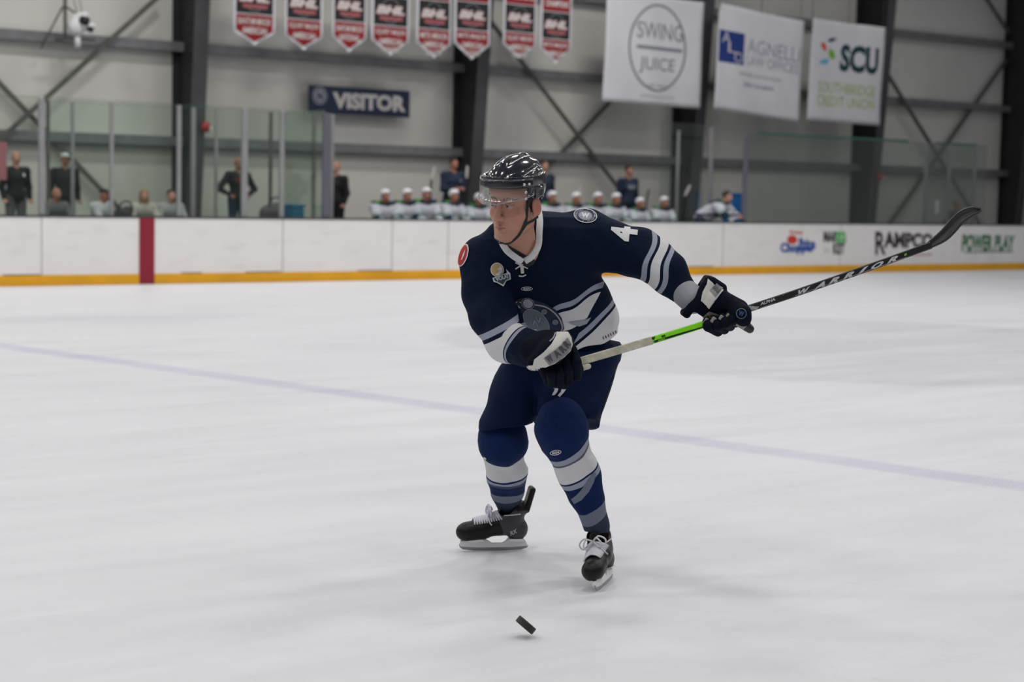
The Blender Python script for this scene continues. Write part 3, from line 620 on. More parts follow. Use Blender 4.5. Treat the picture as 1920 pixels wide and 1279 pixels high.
for sh, bxx, mm in (([(0, .3), (.4, 1), (1, 1), (.7, .3), (.2, 0)], (.215, .34, .785, .83), 'inkteal'), ([(0, .8), (.6, 1), (1, .5), (.9, 0), (.3, .4)], (.12, .21, .68, .78), 'inkorange'), ([(0, 1), (.7, .7), (1, .2), (.5, 0), (0, .3)], (.25, .34, .62, .73), 'inkgreen2'), ([(0, 0), (.1, .5), (.7, 1), (1, .8), (.8, 0)], (.12, .265, .565, .625), 'inksky')):
    if mm == 'inkgreen2' and mm not in M: M[mm] = mat('leaf_green_print', (.18, .42, .02), .7)
    on_sheet('petal', poly2d(sh), bxx, a, M[mm], e)

# --- VISITOR sign
YS = WALL_Y-.3
X0 = W(579, 190, YS)[0]; X1 = W(767, 195, YS)[0]; Z1 = (W(579, 161, YS)[2]+W(767, 169, YS)[2])/2; Z0 = (W(579, 213, YS)[2]+W(767, 219, YS)[2])/2
e = empty('name_sign', ((X0+X1)/2, YS, Z0), 'navy wall sign reading visitor in white capitals', 'sign')
link('board', bm_mesh(_b(X0, X1, YS-.02, YS+.02, Z0, Z1)), M['signnavy'], e, smooth=False)
def flat_on(name, sh, u0, u1, v0, v1, m, dy=.024):
    v, f = norm_sh(sh); P = [(X0+(X1-X0)*(u0+(u1-u0)*a), YS-dy, Z0+(Z1-Z0)*(v0+(v1-v0)*b)) for a, b in v]; return link(name, mesh(P, f), m, e, smooth=False)
flat_on('lettering', T('VISITOR', .055), .225, .96, .20, .80, M['inkwhite'])
flat_on('badge', disc2d(0, 0, 1, 1), .03, .17, .3, .95, M['inksilver']); flat_on('badge_ring', ring2d(0, 0, 1, 1, .15), .04, .16, .34, .90, M['signnavy'], .027); flat_on('badge_letter', T('N', .05), .075, .125, .47, .76, M['signnavy'], .027)
bm = bmesh.new()
for x in (X0+.2, X1-.2): bar(bm, (x, YS+.02, (Z0+Z1)/2), (x, WALL_Y, (Z0+Z1)/2), .04, .04, up=(0, 0, 1))
link('standoff', bm_mesh(bm), M['brace'], e, smooth=False)
# ================================================================ people behind the boards
SK = mat('skin_far', (.38, .17, .115), .6, var=.12, scale=14)
SKP = mat('skin_far_pale', (.48, .25, .18), .6, var=.12, scale=14); SKR = mat('skin_far_red', (.42, .12, .06), .6, var=.12, scale=14)
def cloth(n, c): return mat(n, c, .85, var=.12, scale=9, bump=.2, bscale=25)
CL = {'black': cloth('black_jacket', (.010, .010, .012)), 'navy': cloth('navy_sweatshirt', (.010, .020, .050)), 'grey': cloth('grey_jacket', (.13, .13, .135)), 'lgrey': cloth('light_grey_top', (.33, .34, .34)),
      'white': cloth('white_top', (.52, .53, .56)), 'cream': cloth('cream_top', (.45, .43, .38)), 'jeans': cloth('dark_jeans', (.03, .05, .09)), 'green': cloth('green_cloth', (.06, .30, .07)), 'trousers': cloth('grey_trousers', (.09, .09, .10))}
HW = mat('white_helmet_shell', (.74, .74, .78), .3, var=.02); HAIRD = mat('dark_hair', (.018, .011, .008), .7, var=.3, scale=40); HAIRB = mat('fair_hair', (.30, .17, .07), .7, var=.3, scale=40); CAPW = mat('white_cap_cloth', (.62, .63, .66), .8)
A_ = np.array
def joints(kind):
    if kind == 'seated': J = dict(hip=(0, .12, .55), chest=(0, -.02, .95), neck=(0, -.05, 1.10), head=(0, -.10, 1.235), sh=(.185, -.02, 1.02), el=(.245, -.20, .78), ha=(.13, -.40, .72), kn=(.17, -.34, .52), an=(.17, -.36, .10), hx=(.10, .10, .50))
    elif kind == 'hips': J = dict(hip=(0, 0, .98), chest=(0, -.01, 1.30), neck=(0, 0, 1.50), head=(0, -.03, 1.665), sh=(.20, 0, 1.42), el=(.40, .04, 1.16), ha=(.18, -.09, 1.02), kn=(.12, -.02, .52), an=(.14, 0, .10), hx=(.10, 0, .94))
    elif kind == 'crossed': J = dict(hip=(0, 0, .98), chest=(0, -.01, 1.30), neck=(0, 0, 1.50), head=(0, -.04, 1.655), sh=(.20, 0, 1.42), el=(.27, -.06, 1.15), ha=(.06, -.22, 1.17), kn=(.11, -.02, .52), an=(.12, 0, .10), hx=(.10, 0, .94))
    elif kind == 'lean': J = dict(hip=(0, .32, .88), chest=(0, -.04, 1.10), neck=(0, -.16, 1.22), head=(0, -.25, 1.345), sh=(.22, -.12, 1.14), el=(.32, -.32, .94), ha=(.08, -.50, .93), kn=(.12, .22, .48), an=(.12, .30, .10), hx=(.10, .30, .84))
    else: J = dict(hip=(0, 0, .98), chest=(0, 0, 1.30), neck=(0, 0, 1.50), head=(0, -.03, 1.665), sh=(.20, 0, 1.42), el=(.26, .02, 1.13), ha=(.25, -.08, .88), kn=(.11, -.02, .52), an=(.12, 0, .10), hx=(.10, 0, .94))
    return {k: A_(v, float) for k, v in J.items()}
def mir(p): return A_([-p[0], p[1], p[2]])
PROTO = {}
def parts_of(kind, pad):
    if (kind, pad) in PROTO: return PROTO[(kind, pad)]
    J = joints(kind); hd = J['head']; out = {}
    B = [f_ell(hd+[0, .012, .02], (.075, .092, .095)), f_ell(hd+[0, -.03, -.045], (.055, .062, .07)), f_cone(hd+[0, -.09, -.005], hd+[0, -.108, -.03], .010, .014), f_ell(hd+[.077, .012, -.01], (.012, .02, .03)), f_ell(hd+[-.077, .012, -.01], (.012, .02, .03)),
         f_cone(hd+[0, .01, -.06], J['neck'], .052, .058), f_cone(J['neck'], J['chest'], .07, .13), f_cone(J['chest'], J['hip'], .13, .12)]
    for s in (1, -1):
        m = (lambda p: p) if s == 1 else mir
        B += [f_cone(m(J['sh']), m(J['el']), .05, .038), f_cone(m(J['el']), m(J['ha']), .038, .027), f_ell(m(J['ha'])+[0, -.02, -.01], (.04, .045, .035)), f_cone(m(J['hx']), m(J['kn']), .07, .05), f_cone(m(J['kn']), m(J['an']), .05, .035)]
        for q in range(4): B.append(f_cone(m(J['ha'])+[(q-1.5)*.019, -.045, -.01], m(J['ha'])+[(q-1.5)*.019, -.068, -.04], .009, .008))
        B.append(f_cone(m(J['ha'])+[-s*.038, -.02, 0], m(J['ha'])+[-s*.05, -.055, -.012], .010, .009))
    lo = A_([-.62, -.75, -.02]); hi = A_([.62, .62, 1.9])
    out['body'] = sdf_mesh(f_su(.02, *B), lo, hi, .013)[0]
    w = .02 if pad else 0; J2 = {k: v for k, v in J.items()}
    Tp = [f_cone(J['neck']-[0, -.02, .05], J['chest'], .09+w, .155+w), f_cone(J['chest'], J['hip'], .155+w*1.5, .165), f_cone(mir(J['sh']), J['sh'], .085+w*1.6, .085+w*1.6), f_cone(J['hip']+[.05, 0, 0], J['hip']+[-.05, 0, 0], .15, .15), f_cone(J['chest']+[.07, 0, 0], J['chest']+[-.07, 0, 0], .14, .14)]
    for s in (1, -1):
        m = (lambda p: p) if s == 1 else mir
        Tp += [f_cone(m(J['sh']), m(J['el']), .078+w*1.5, .062+w), f_cone(m(J['el']), m(J['el'])*.12+m(J['ha'])*.88, .06+w, .042+w)]
    f = f_su(.035, *Tp); f = f_sub(.01, f, f_ell(hd+[0, 0, -.03], (.075, .085, .125)))
    me, pos = sdf_mesh(f, lo, hi, .016); ys = pos[:, 2]; shz = J['sh'][2]
    col = np.tile(A_(lin('CDD0DA')), (len(pos), 1)); top = (pos[:, 2] > shz+.005+.22*np.abs(pos[:, 0])); col[top] = (.007, .022, .035)
    grn = np.linalg.norm(pos-(mir(J['sh'])+[.02, -.05, .085]), axis=1) < .062; col[grn] = (.045, .24, .05)
    grn = np.linalg.norm(pos-J['sh']-[.08, -.04, .03], axis=1) < .04; col[grn] = (.045, .24, .05)
    for s in (1, -1):
        e1 = J['el'] if s == 1 else mir(J['el']); d = np.linalg.norm(pos-e1, axis=1); col[(d > .055) & (d < .105) & (pos[:, 0]*s > .16) & ~top] = (.010, .03, .055); col[(d > .12) & (d < .14) & (pos[:, 0]*s > .1) & ~top] = (.05, .22, .06)
    col[(pos[:, 2] < J['hip'][2]+.10) & (pos[:, 2] > J['hip'][2]+.04)] = (.01, .03, .055)
    set_col(me, col); out['top'] = me
    L = []
    for s in (1, -1):
        m = (lambda p: p) if s == 1 else mir
        L += [f_cone(m(J['hx']), m(J['kn']), .11+w, .08+w), f_cone(m(J['kn']), m(J['an']), .078+w, .055+w*.5)]
    L.append(f_cone(J['hip']+[.06, 0, -.03], J['hip']+[-.06, 0, -.03], .14, .14)); out['legs'] = sdf_mesh(f_su(.03, *L), lo, hi, .018)[0]
    Fo = []
    for s in (1, -1):
        m = (lambda p: p) if s == 1 else mir
        a = m(J['an']); Fo += [f_cone(a*[1, 1, 0]+[0, .05, .05], a*[1, 1, 0]+[0, -.14, .042], .048, .04), f_cone(a*[1, 1, 0]+[0, .03, .05], a+[0, 0, .04], .05, .05)]
    out['shoes'] = sdf_mesh(f_int(f_su(.02, *Fo), f_plane((0, 0, 0.004), (0, 0, -1))), lo, hi, .016)[0]
    H = f_int(f_ell(hd+[0, .008, .045], (.094, .115, .090)), f_plane(hd+[0, -.03, .035], (0, -.35, -1))); H = f_su(.008, H, f_cone(hd+[-.088, .02, .05], hd+[-.084, .03, -.01], .014, .014), f_cone(hd+[.088, .02, .05], hd+[.084, .03, -.01], .014, .014))
    out['helmet'] = sdf_mesh(H, lo, hi, .010)[0]
    out['hair'] = sdf_mesh(f_int(f_ell(hd+[0, .018, .032], (.083, .098, .094)), f_plane(hd+[0, -.05, .055], (0, -1.1, -1))), lo, hi, .010)[0]
    out['stubble'] = sdf_mesh(f_int(f_ell(hd+[0, .016, .02], (.079, .096, .096)), f_plane(hd+[0, .02, .01], (0, -1., -.5))), lo, hi, .012)[0]
    out['long'] = sdf_mesh(f_su(.02, f_int(f_ell(hd+[0, .018, .032], (.086, .10, .096)), f_plane(hd+[0, -.05, .06], (0, -1.1, -1))), f_cone(hd+[.075, .03, .0], hd+[.07, .02, -.15], .025, .02), f_cone(hd+[-.075, .03, .0], hd+[-.07, .02, -.15], .025, .02)), lo, hi, .012)[0]
    cp = f_su(.01, f_int(f_ell(hd+[0, .012, .04], (.086, .102, .085)), f_plane(hd+[0, 0, .045], (0, 0, -1))), f_ell(hd+[0, -.12, .055], (.06, .07, .010))); out['cap'] = sdf_mesh(cp, lo, hi, .010)[0]
    PROTO[(kind, pad)] = out; return out
def slot(o, m):
    if len(o.data.materials) == 0: o.data.materials.append(m)
    o.material_slots[0].link = 'OBJECT'; o.material_slots[0].material = m
JER = attr_mat('team_jersey', .85, .2, 30)
def figure(kind, px, py, Y, floor, lab, top, legs, head, skin=SK, pad=False, group=None, rz=0., sc=None, badge=None):
    """px, py: centre of the head in the picture"""
    p = W(px, py, Y); hz = joints(kind)['head']; sc = sc or 1.
    zs = (p[2]-floor)/hz[2]
    zs = min(1.08, max(.90, zs)); P_ = parts_of(kind, pad); c, s = math.cos(rz), math.sin(rz); off = A_([-(-s*hz[1]), -(c*hz[1])])*zs
    t = empty('person', (p[0]+off[0]*1, Y+off[1]*0, floor), lab, 'person', group, rz); t.scale = (zs, zs, zs)
    def add(nm, key, m):
        o = bpy.data.objects.new(nm, P_[key]); C.objects.link(o); o.parent = t; P_[key].polygons.foreach_set('use_smooth', [True]*len(P_[key].polygons)); slot(o, m); return o
    add('body', 'body', skin); add('jersey' if pad else 'jacket', 'top', top); add('trousers', 'legs', legs); add('shoes', 'shoes', M['black'])
    if head == 'helmet': add('helmet', 'helmet', HW); add('hair', 'stubble', HAIRD)
    elif head: nm, key, m = head; add(nm, key, m)
    J = joints(kind)
    if badge:
        m, x, dz, wd, ht, txt = badge; sh = T(txt, .05) if txt else poly2d([(0, 0), (1, 0), (1, 1), (0, 1)]); v, f = cut2d((sh[0], sh[1]), .25); bv = bvh_of(P_['top']); PP = []
        for a, b in v:
            q, n, _, _ = bv.ray_cast(Vector((x+(a-.5)*wd, -1, J['chest'][2]+dz+(b-.5)*ht)), Vector((0, 1, 0))); PP.append((x+(a-.5)*wd, (q[1] if q else -.16)-.006, J['chest'][2]+dz+(b-.5)*ht))
        o = link('chest_print' if txt else 'chest_badge', mesh(PP, f), m, t, world=False)
    return t
BY = BOARD_Y+1.25; SY = BOARD_Y+2.2
tr = CL['trousers']; bk = CL['black']
# left: people in the penalty box
figure('down', 29, 310, SY, .5, 'bald man standing in a black jacket with small white badge, far left behind glass', bk, CL['grey'], None, SKP, badge=(M['white'], .11, .05, .045, .05, None))
figure('down', 121, 314, SY, .5, 'man standing in a white cap and black jacket with white badge behind glass', bk, bk, ('cap', 'cap', CAPW), SK, badge=(M['white'], .10, .04, .05, .05, None))
figure('seated', 102, 380, BY, .30, 'seated person with dark beard in front of the man in a white cap', CL['grey'], tr, None, SK)
figure('seated', 192, 380, BY, .30, 'seated person in dark cap and white top beside a silver glass post', CL['white'], tr, ('cap', 'cap', HAIRD), SK, rz=.5)
figure('seated', 266, 376, BY, .30, 'seated person with fair tied hair and cream top, above the red stripe', CL['cream'], tr, ('hair', 'long', HAIRB), SKP, rz=-.2)
figure('seated', 317, 367, BY, .30, 'seated person with dark hair and grey hooded jacket left of the first column', CL['lgrey'], tr, ('hair', 'hair', HAIRD), SKP, rz=-.2)
figure('hips', 446, 306, SY, .5, 'bald man in black sweatshirt with red print, hands on hips, behind a glass post', bk, CL['jeans'], None, SK, badge=(M['bannerred'], .0, .02, .20, .10, 'HOCKEY'))
figure('down', 629, 320, SY, .5, 'person in black half hidden behind the last grey glass post', bk, bk, ('hair', 'stubble', HAIRB), SKP, rz=-1.2)
# team bench
BN = [(717, 367, 'white helmeted player leftmost on the team bench, green patch on the shoulder', 0), (758, 366, 'second white helmeted player from the left of the bench', .1), (794, 364, 'third white helmeted player from the left, left of the standing coach', -.15), (846, 367, 'white helmeted player seated right in front of the standing coach', .2), (893, 374, 'white helmeted player just left of the skater\'s visor', 0),
      (1030, 370, 'white helmeted player just right of the skater\'s helmet', 0), (1075, 372, 'white helmeted player with a pale stick blade raised behind, above the shoulder patch', .15), (1115, 372, 'white helmeted player two places left of the coach in printed sweatshirt', -.1), (1150, 373, 'white helmeted player directly left of the coach in printed sweatshirt', 0), (1195, 381, 'white helmeted player below the coach in printed sweatshirt', .1), (1240, 379, 'white helmeted player rightmost on the bench, before the third steel column', -.1)]
for ib, (x, y, lab, rz) in enumerate(BN): figure('seated', x, y, BY, .30, lab, JER, M['signnavy'], 'helmet', SK, True, 'players sitting on the team bench', rz)
figure('crossed', 849, 307, SY, .5, 'coach with dark hair in navy jacket standing before the second steel column', CL['navy'], bk, ('hair', 'hair', HAIRD), SK, badge=(M['inksilver'], .09, .02, .05, .04, None))
figure('down', 1019, 311, SY, .5, 'coach in navy top standing half hidden behind the skater\'s helmet', CL['navy'], bk, ('hair', 'hair', HAIRD), SKP)
figure('down', 1178, 320, SY, .5, 'coach in navy sweatshirt with pale chest print standing near the bench\'s right end', CL['navy'], bk, ('hair', 'hair', HAIRD), SK, badge=(M['inksilver'], 0, .0, .22, .09, 'HOCKEY'))
figure('lean', 1350, 368, BOARD_Y+.42, .30, 'bareheaded player in white jersey leaning over the boards with folded arms', JER, M['signnavy'], ('hair', 'hair', HAIRD), SKP, True, None, .42)
figure('hips', 1792, 384, YB-.15, .0, 'person in black with reddish face behind the raised stick blade', bk, bk, ('hair', 'stubble', HAIRD), SKR)
# bench furniture
def bench(x0, x1, y, floor, lab):
    t = empty('bench', ((x0+x1)/2, y, floor), lab, 'bench'); link('seat', bm_mesh(_b(x0, x1, y-.16, y+.18, floor+.34, floor+.38)), M['rubber'], t, smooth=False)
    n = max(2, int((x1-x0)/2.2)+1)
    for i in range(n): x = x0+.15+(x1-x0-.3)*i/(n-1); link('leg', bm_mesh(_b(x-.03, x+.03, y-.12, y+.14, floor, floor+.34)), M['alu'], t, smooth=False)
bench(W(690, 400, BY)[0], W(1262, 400, BY)[0], BY+.17, .30, 'long dark team bench the white helmeted players sit on')
bench(W(80, 400, BY)[0], W(345, 400, BY)[0], BY+.17, .30, 'dark bench the seated people in the penalty box sit on')
def crate(px0, px1, ptop, Y, floor, m, lab, nm='storage_bin', cat='bin', wd=.4):
    x0 = W(px0, 400, Y)[0]; x1 = W(px1, 400, Y)[0]; z1 = W((px0+px1)/2, ptop, Y)[2]; t = empty(nm, ((x0+x1)/2, Y, floor), lab, cat)
    bm = _b(x0+.02, x1-.02, Y-wd/2+.02, Y+wd/2-.02, floor, z1-.05); bmesh.ops.bevel(bm, geom=list(bm.edges), offset=.02, segments=2, affect='EDGES'); link('tub', bm_mesh(bm), m, t, smooth=False)
    bm = _b(x0, x1, Y-wd/2, Y+wd/2, z1-.05, z1); bmesh.ops.bevel(bm, geom=list(bm.edges), offset=.012, segments=2, affect='EDGES'); link('lid', bm_mesh(bm), m, t, smooth=False)
crate(536, 563, 383, BOARD_Y+.6, .30, mat('blue_bin_plastic', (.03, .20, .36), .45), 'light blue bin right of the pale silver glass post')
crate(1362, 1383, 362, BOARD_Y+1.3, .30, mat('royal_blue_plastic', (.01, .14, .42), .45), 'royal blue bin behind the leaning player', wd=.35)
def bag(px, py, Y, rx_, rz_, m, lab):
    c = W(px, py, Y); me, _ = sdf_mesh(f_su(.05, f_ell(c, (rx_, .2, rz_)), f_ell(c+[.1, 0, .06], (rx_*.5, .14, rz_*.8)), f_cone(c-[0, 0, .1], [c[0], c[1], .30+rx_*.9], rx_, rx_*.9)), c-[.7, .4, 1.1], c+[.7, .4, .5], .02)
    t = empty('equipment_bag', c, lab, 'bag'); link('bag_body', me, m, t); v, f = tube(catmull([c+[-.12, -.12, rz_*.7], c+[-.05, -.14, rz_+.1], c+[.08, -.14, rz_+.1], c+[.14, -.12, rz_*.7]], 5), .015, 8); link('handle', mesh(v, f), M['black'], t)
bag(508, 398, BOARD_Y+.62, .20, .14, cloth('grey_bag_cloth', (.10, .10, .105)), 'dark grey bag on the left of the blue bin')
bag(228, 402, BOARD_Y+.60, .16, .10, cloth('dark_bag_cloth', (.05, .05, .055)), 'low dark bag between the white-topped and the fair-haired person')
def spare_stick(px, py, px2, py2, Y, lab, m, wd=.075):
    a = W(px, py, Y); b = W(px2, py2, Y); t = empty('hockey_stick', b, lab, 'hockey stick', 'spare sticks held upright on the bench'); d = norm(a-b)
    bm = bmesh.new(); fz = np.array([b[0]+.0, b[1], .31]); bar(bm, fz, a-d*.22, .035, .02); link('shaft', bm_mesh(bm), M['black'], t, smooth=False)
    k = [a-d*.25+[-.02, 0, 0], a-d*.25+[.02, 0, 0], a-d*.1+[wd*.75, -.01, 0], a+[wd*.75, -.03, 0], a+[wd*.2, -.03, .02], a-d*.1+[-.01, -.01, 0]]; n = len(k)
    vv = [p+[0, -.006, 0] for p in k]+[p+[0, .006, 0] for p in k]; ff = [tuple(range(n)), tuple(range(2*n-1, n-1, -1))]+[(i, n+i, n+(i+1) % n, (i+1) % n) for i in range(n)]; link('blade', mesh(vv, ff), m, t, smooth=False)
spare_stick(811, 314, 803, 395, BY+.35, 'upright stick with pale blade left of the coach in navy jacket', M['inkwhite'])
spare_stick(872, 312, 882, 395, BY+.35, 'upright stick with pale blade right of the coach in navy jacket', M['inkwhite'])
spare_stick(1086, 350, 1068, 400, BY+.45, 'slanted stick with pale taped blade behind a white helmet', M['inkwhite'], .10)
spare_stick(1213, 355, 1211, 400, BY+.35, 'upright stick with dark blade right of the coach in printed sweatshirt', M['brace'])
spare_stick(1289, 348, 1276, 400, BY, 'slanted stick with pale blade before the third steel column', M['inkwhite'], .10)
# towel and glove on the rail by the leaning player
c = W(1366, 407, BOARD_Y+.02); me, _ = sdf_mesh(f_su(.03, f_ell(c+[0, .0, .04], (.09, .06, .08)), f_ell(c+[.06, -.02, -.02], (.07, .045, .09)), *[f_cone(c+[-.03+.03*q, -.05, .02], c+[-.02+.03*q, -.06, -.06], .014, .012) for q in range(4)]), c-.25, c+.25, .01)
tag(link('hockey_glove', me, cloth('pale_glove_leather', (.62, .60, .58))), 'white glove hanging over the boards under the leaning player', 'glove')
# ================================================================ the skater
NAVY = (.0024, .0070, .026); NAVY2 = (.003, .012, .048); PALE = (.30, .32, .40); WHITE = (.62, .62, .64)
def rp(r, d): return r/FPX*d
def pc(*pts):
    """chain of (x, y, depth, radius in picture units)"""
    P = [S(a[0], a[1], a[2]) for a in pts]; R = [rp(a[3], a[2]) for a in pts]
    fs = [f_cone(P[i], P[i+1], R[i], R[i+1]) for i in range(len(P)-1)]
    return fs[0] if len(fs) == 1 else f_su(.02, *fs)
def bounds(pts, pad):
    q = np.array([p[:3] for p in pts], float); a, b = q.min(0), q.max(0)
    P = np.array([S(x, y, d) for x in (a[0], b[0]) for y in (a[1], b[1]) for d in (a[2], b[2])]); return P.min(0)-pad, P.max(0)+pad
SHIRT = mat('undershirt', (.006, .008, .015), .85)
# head frame
HY, HP, HR, HS = math.radians(35), math.radians(8), .08, 1.08
HF = TH*math.cos(HY)-RH*math.sin(HY); HF = HF*math.cos(HP)-ZU*math.sin(HP)
HU = norm(ZU+RH*HR-HF*((ZU+RH*HR)@HF)); HX = np.cross(HU, HF); HM = np.stack([HX, HF, HU], 1); HC = S(966, 386, 6.70)
def hl(x, y, z): return HC+HM@(np.array([x, y, z], float)*HS)
def he(c, r, rot=None): return f_ell(hl(*c), np.array(r)*HS, HM if rot is None else HM@rot)
def hc(a, b, ra, rb=None): return f_cone(hl(*a), hl(*b), ra*HS, (ra if rb is None else rb)*HS)
head = f_su(.022, he((0, -.012, .045), (.076, .098, .086)), he((0, .028, -.030), (.065, .064, .083)), hc((.054, .0, -.055), (.018, .070, -.100), .021, .020), hc((-.054, .0, -.055), (-.018, .070, -.100), .021, .020),
            hc((.045, .055, -.022), (.052, .03, -.02), .020), hc((-.045, .055, -.022), (-.052, .03, -.02), .020), hc((-.03, .070, .062), (.03, .070, .062), .026))
head = f_su(.010, head, he((0, .083, -.100), (.020, .016, .017)), hc((-.036, .079, .034), (.036, .079, .034), .010), he((0, .083, -.062), (.026, .014, .022)))
head = f_sub(.012, head, he((.032, .104, .014), (.017, .018, .013))); head = f_sub(.012, head, he((-.032, .104, .014), (.017, .018, .013)))
head = f_su(.007, head, hc((0, .089, .022), (0, .110, -.022), .009, .012), he((0, .115, -.027), (.012, .011, .010)), he((.013, .101, -.032), (.009, .012, .009)), he((-.013, .101, -.032), (.009, .012, .009)))
head = f_sub(.003, head, hc((.006, .110, -.040), (.007, .106, -.032), .003)); head = f_sub(.003, head, hc((-.006, .110, -.040), (-.007, .106, -.032), .003))
lipu = f_su(.003, hc((-.021, .086, -.0635), (0, .0975, -.0600), .0035, .0055), hc((.021, .086, -.0635), (0, .0975, -.0600), .0035, .0055))
lipl = f_su(.003, hc((-.018, .087, -.0680), (0, .0955, -.0705), .0035, .0062), hc((.018, .087, -.0680), (0, .0955, -.0705), .0035, .0062))
head = f_su(.004, head, lipu, lipl)
head = f_sub(.002, head, f_su(.002, hc((-.022, .091, -.0655), (0, .103, -.0655), .0018), hc((.022, .091, -.0655), (0, .103, -.0655), .0018)))
eyes = [he((sx*.032, .0785, .013), (.0135, .0125, .0125)) for sx in (1, -1)]
lid = [f_sub(.0, he((sx*.032, .0790, .0135), (.0152, .0143, .0138)), f_plane(hl(sx*.032, .09, .0155), tuple(-HU+.25*HF))) for sx in (1, -1)]
lidl = [f_sub(.0, he((sx*.032, .0785, .0125), (.0150, .0138, .0135)), f_plane(hl(sx*.032, .09, .0070), tuple(HU-.1*HF))) for sx in (1, -1)]
lid = [f_int(he((sx*.032, .0790, .0135), (.0155, .0146, .0142)), f_plane(hl(sx*.032, .09, .0165), tuple(-HU))) for sx in (1, -1)]
lidl = [f_int(he((sx*.032, .0785, .0125), (.0150, .0139, .0138)), f_plane(hl(sx*.032, .09, .0072), tuple(HU))) for sx in (1, -1)]
head = f_su(.002, head, *eyes); head = f_su(.002, head, *lid, *lidl)
for sx in (1, -1):   # ears
    c, s_ = math.cos(.3), math.sin(.3); rt = np.array([[c, -s_*sx*.6, 0], [s_*sx*.6, c, .2], [0, -.2, 1]]); rt = np.linalg.qr(rt)[0]*np.sign(np.diag(np.linalg.qr(rt)[1]))
    ear = he((sx*.082, -.014, .002), (.009, .021, .034), rt); ear = f_sub(.004, ear, he((sx*.091, -.010, .005), (.007, .012, .021), rt)); ear = f_su(.004, ear, he((sx*.080, -.003, -.004), (.006, .006, .009)), he((sx*.079, -.006, -.026), (.007, .009, .010)), hc((sx*.088, -.024, -.01), (sx*.088, -.020, .018), .0035))
    head = f_su(.006, head, ear)
neck = f_su(.02, f_cone(hl(0, -.012, -.05), S(980, 470, 6.88), .060, .055), f_cone(hl(.050, -.02, -.05), S(982, 474, 6.81), .016, .012))
torso_in = f_su(.03, f_cone(S(988, 472, 6.90), S(1010, 520, 7.06), .072, .075), f_cone(S(1010, 520, 7.06), S(1060, 665, 7.25), .08, .10), f_cone(S(940, 478, 7.0), S(1080, 455, 7.04), .045, .045))
limbs_in = [f_chain([S(905, 490, 6.95), S(935, 622, 6.83), S(1010, 655, 6.68)], [.045, .038, .026]), f_chain([S(1100, 455, 7.0), S(1215, 492, 6.88), S(1318, 565, 6.80)], [.045, .038, .026]),
            f_chain([S(1010, 690, 7.3), S(945, 825, 7.30), S(947, 880, 7.44), S(952, 945, 7.69), S(957, 985, 7.76)], [.07, .045, .036, .022, .020]), f_chain([S(1100, 690, 7.25), S(1058, 815, 6.98), S(1118, 975, 7.12)], [.07, .045, .030])]
hands_in = []
for q in range(4): hands_in += [f_cone(S(1030+q*15, 668, 6.66), S(1034+q*15, 700, 6.66), .008, .007), f_cone(S(1330+q*13, 585-q*3, 6.76), S(1332+q*13, 608-q*3, 6.76), .008, .007)]
hands_in += [f_ell(S(1050, 672, 6.70), (.035, .03, .035)), f_ell(S(1345, 580, 6.78), (.035, .03, .035)), f_cone(S(1030, 672, 6.72), S(1060, 700, 6.74), .010, .009), f_cone(S(1370, 585, 6.75), S(1395, 600, 6.75), .010, .009)]
body_f = f_su(.012, f_su(.014, head, neck), torso_in, *limbs_in, *hands_in)
def head_only(P): return head(P)
lo, hi = bounds([(850, 300, 6.6), (1430, 1030, 7.6), (1430, 300, 6.6), (850, 1030, 7.6), (850, 300, 7.6), (1430, 1030, 6.6)], .05)
# fine grid everywhere keeps face and neck one continuous surface
bme, bpos = sdf_mesh(body_f, lo, hi, .0028)
L = (bpos-HC)@HM/HS; x, y, z = L.T; n_ = len(L)
col = np.tile(A_((.50, .255, .185)), (n_, 1))
def blend(mask, c):
    global col
    m = np.clip(mask, 0, 1)[:, None]; col = col*(1-m)+A_(c)*m
nr = y > .02
blend(np.exp(-((np.abs(x)-.045)**2+(z+.028)**2)/.00045)*.45*nr, (.52, .17, .125)); blend(np.exp(-(x**2+(z+.028)**2+(y-.11)**2)/.00022)*.5, (.50, .15, .11))
blend(np.exp(-((np.abs(x)-.085)**2+(y+.014)**2+z**2)/.0012)*.6, (.52, .17, .12))
blend(((z < -.072) & (z > -.14) & (y > .0))*.18, (.25, .15, .11)); blend(((np.abs(z+.078) < .02) & (y > .03) & (np.abs(x) < .03))*.0, (.3, .2, .15))
ul = np.minimum(lipu(bpos), lipl(bpos)); blend(np.clip(1-ul/.0015, 0, 1)*.75*(y > .07), (.40, .115, .10)); blend((np.abs(z+.0655) < .0017)*(np.abs(x) < .022)*(y > .07)*.7, (.12, .03, .03))
ey = np.minimum(eyes[0](bpos), eyes[1](bpos)); lw = np.minimum.reduce([f(bpos) for f in lid+lidl]); opn = (ey < .0012) & (lw > .0008) & (y > .075) & (z < .0175) & (z > .006)
blend(opn*1., (.34, .29, .27)); 
for sx in (1, -1):
    ir = (x-sx*.032+.0035)**2+(z-.0125)**2; blend((opn & (ir < .0058**2))*1., (.07, .06, .05)); blend((opn & (ir < .0026**2))*1., (.005, .005, .005))
    br = np.abs(z-(.038-(np.abs(x)-.032)**2*9+(np.abs(x)-.03)*.05)); blend((br < .0042)*(np.abs(x-sx*.033) < .021)*(y > .06)*.8, (.12, .06, .035)); blend((np.abs(lid[0 if sx == 1 else 1](bpos)) < .0008)*(np.abs(z-.0168) < .0014)*(y > .078)*.8, (.08, .035, .03))
cb = bpos-S(985, 500, 6.85); rr_ = bpos@RH-S(982, 472, 6.8)@RH; zz_ = bpos@ZU-S(982, 476, 6.8)@ZU
blend(np.clip(.5-(zz_+.55*rr_)/.004, 0, 1), (.008, .010, .018))
set_col(bme, col)
SKIN = attr_mat('face_skin', .48, .08, 220, .4, 0, .12)
base = S(1040, 1060, 7.25); base[2] = 0
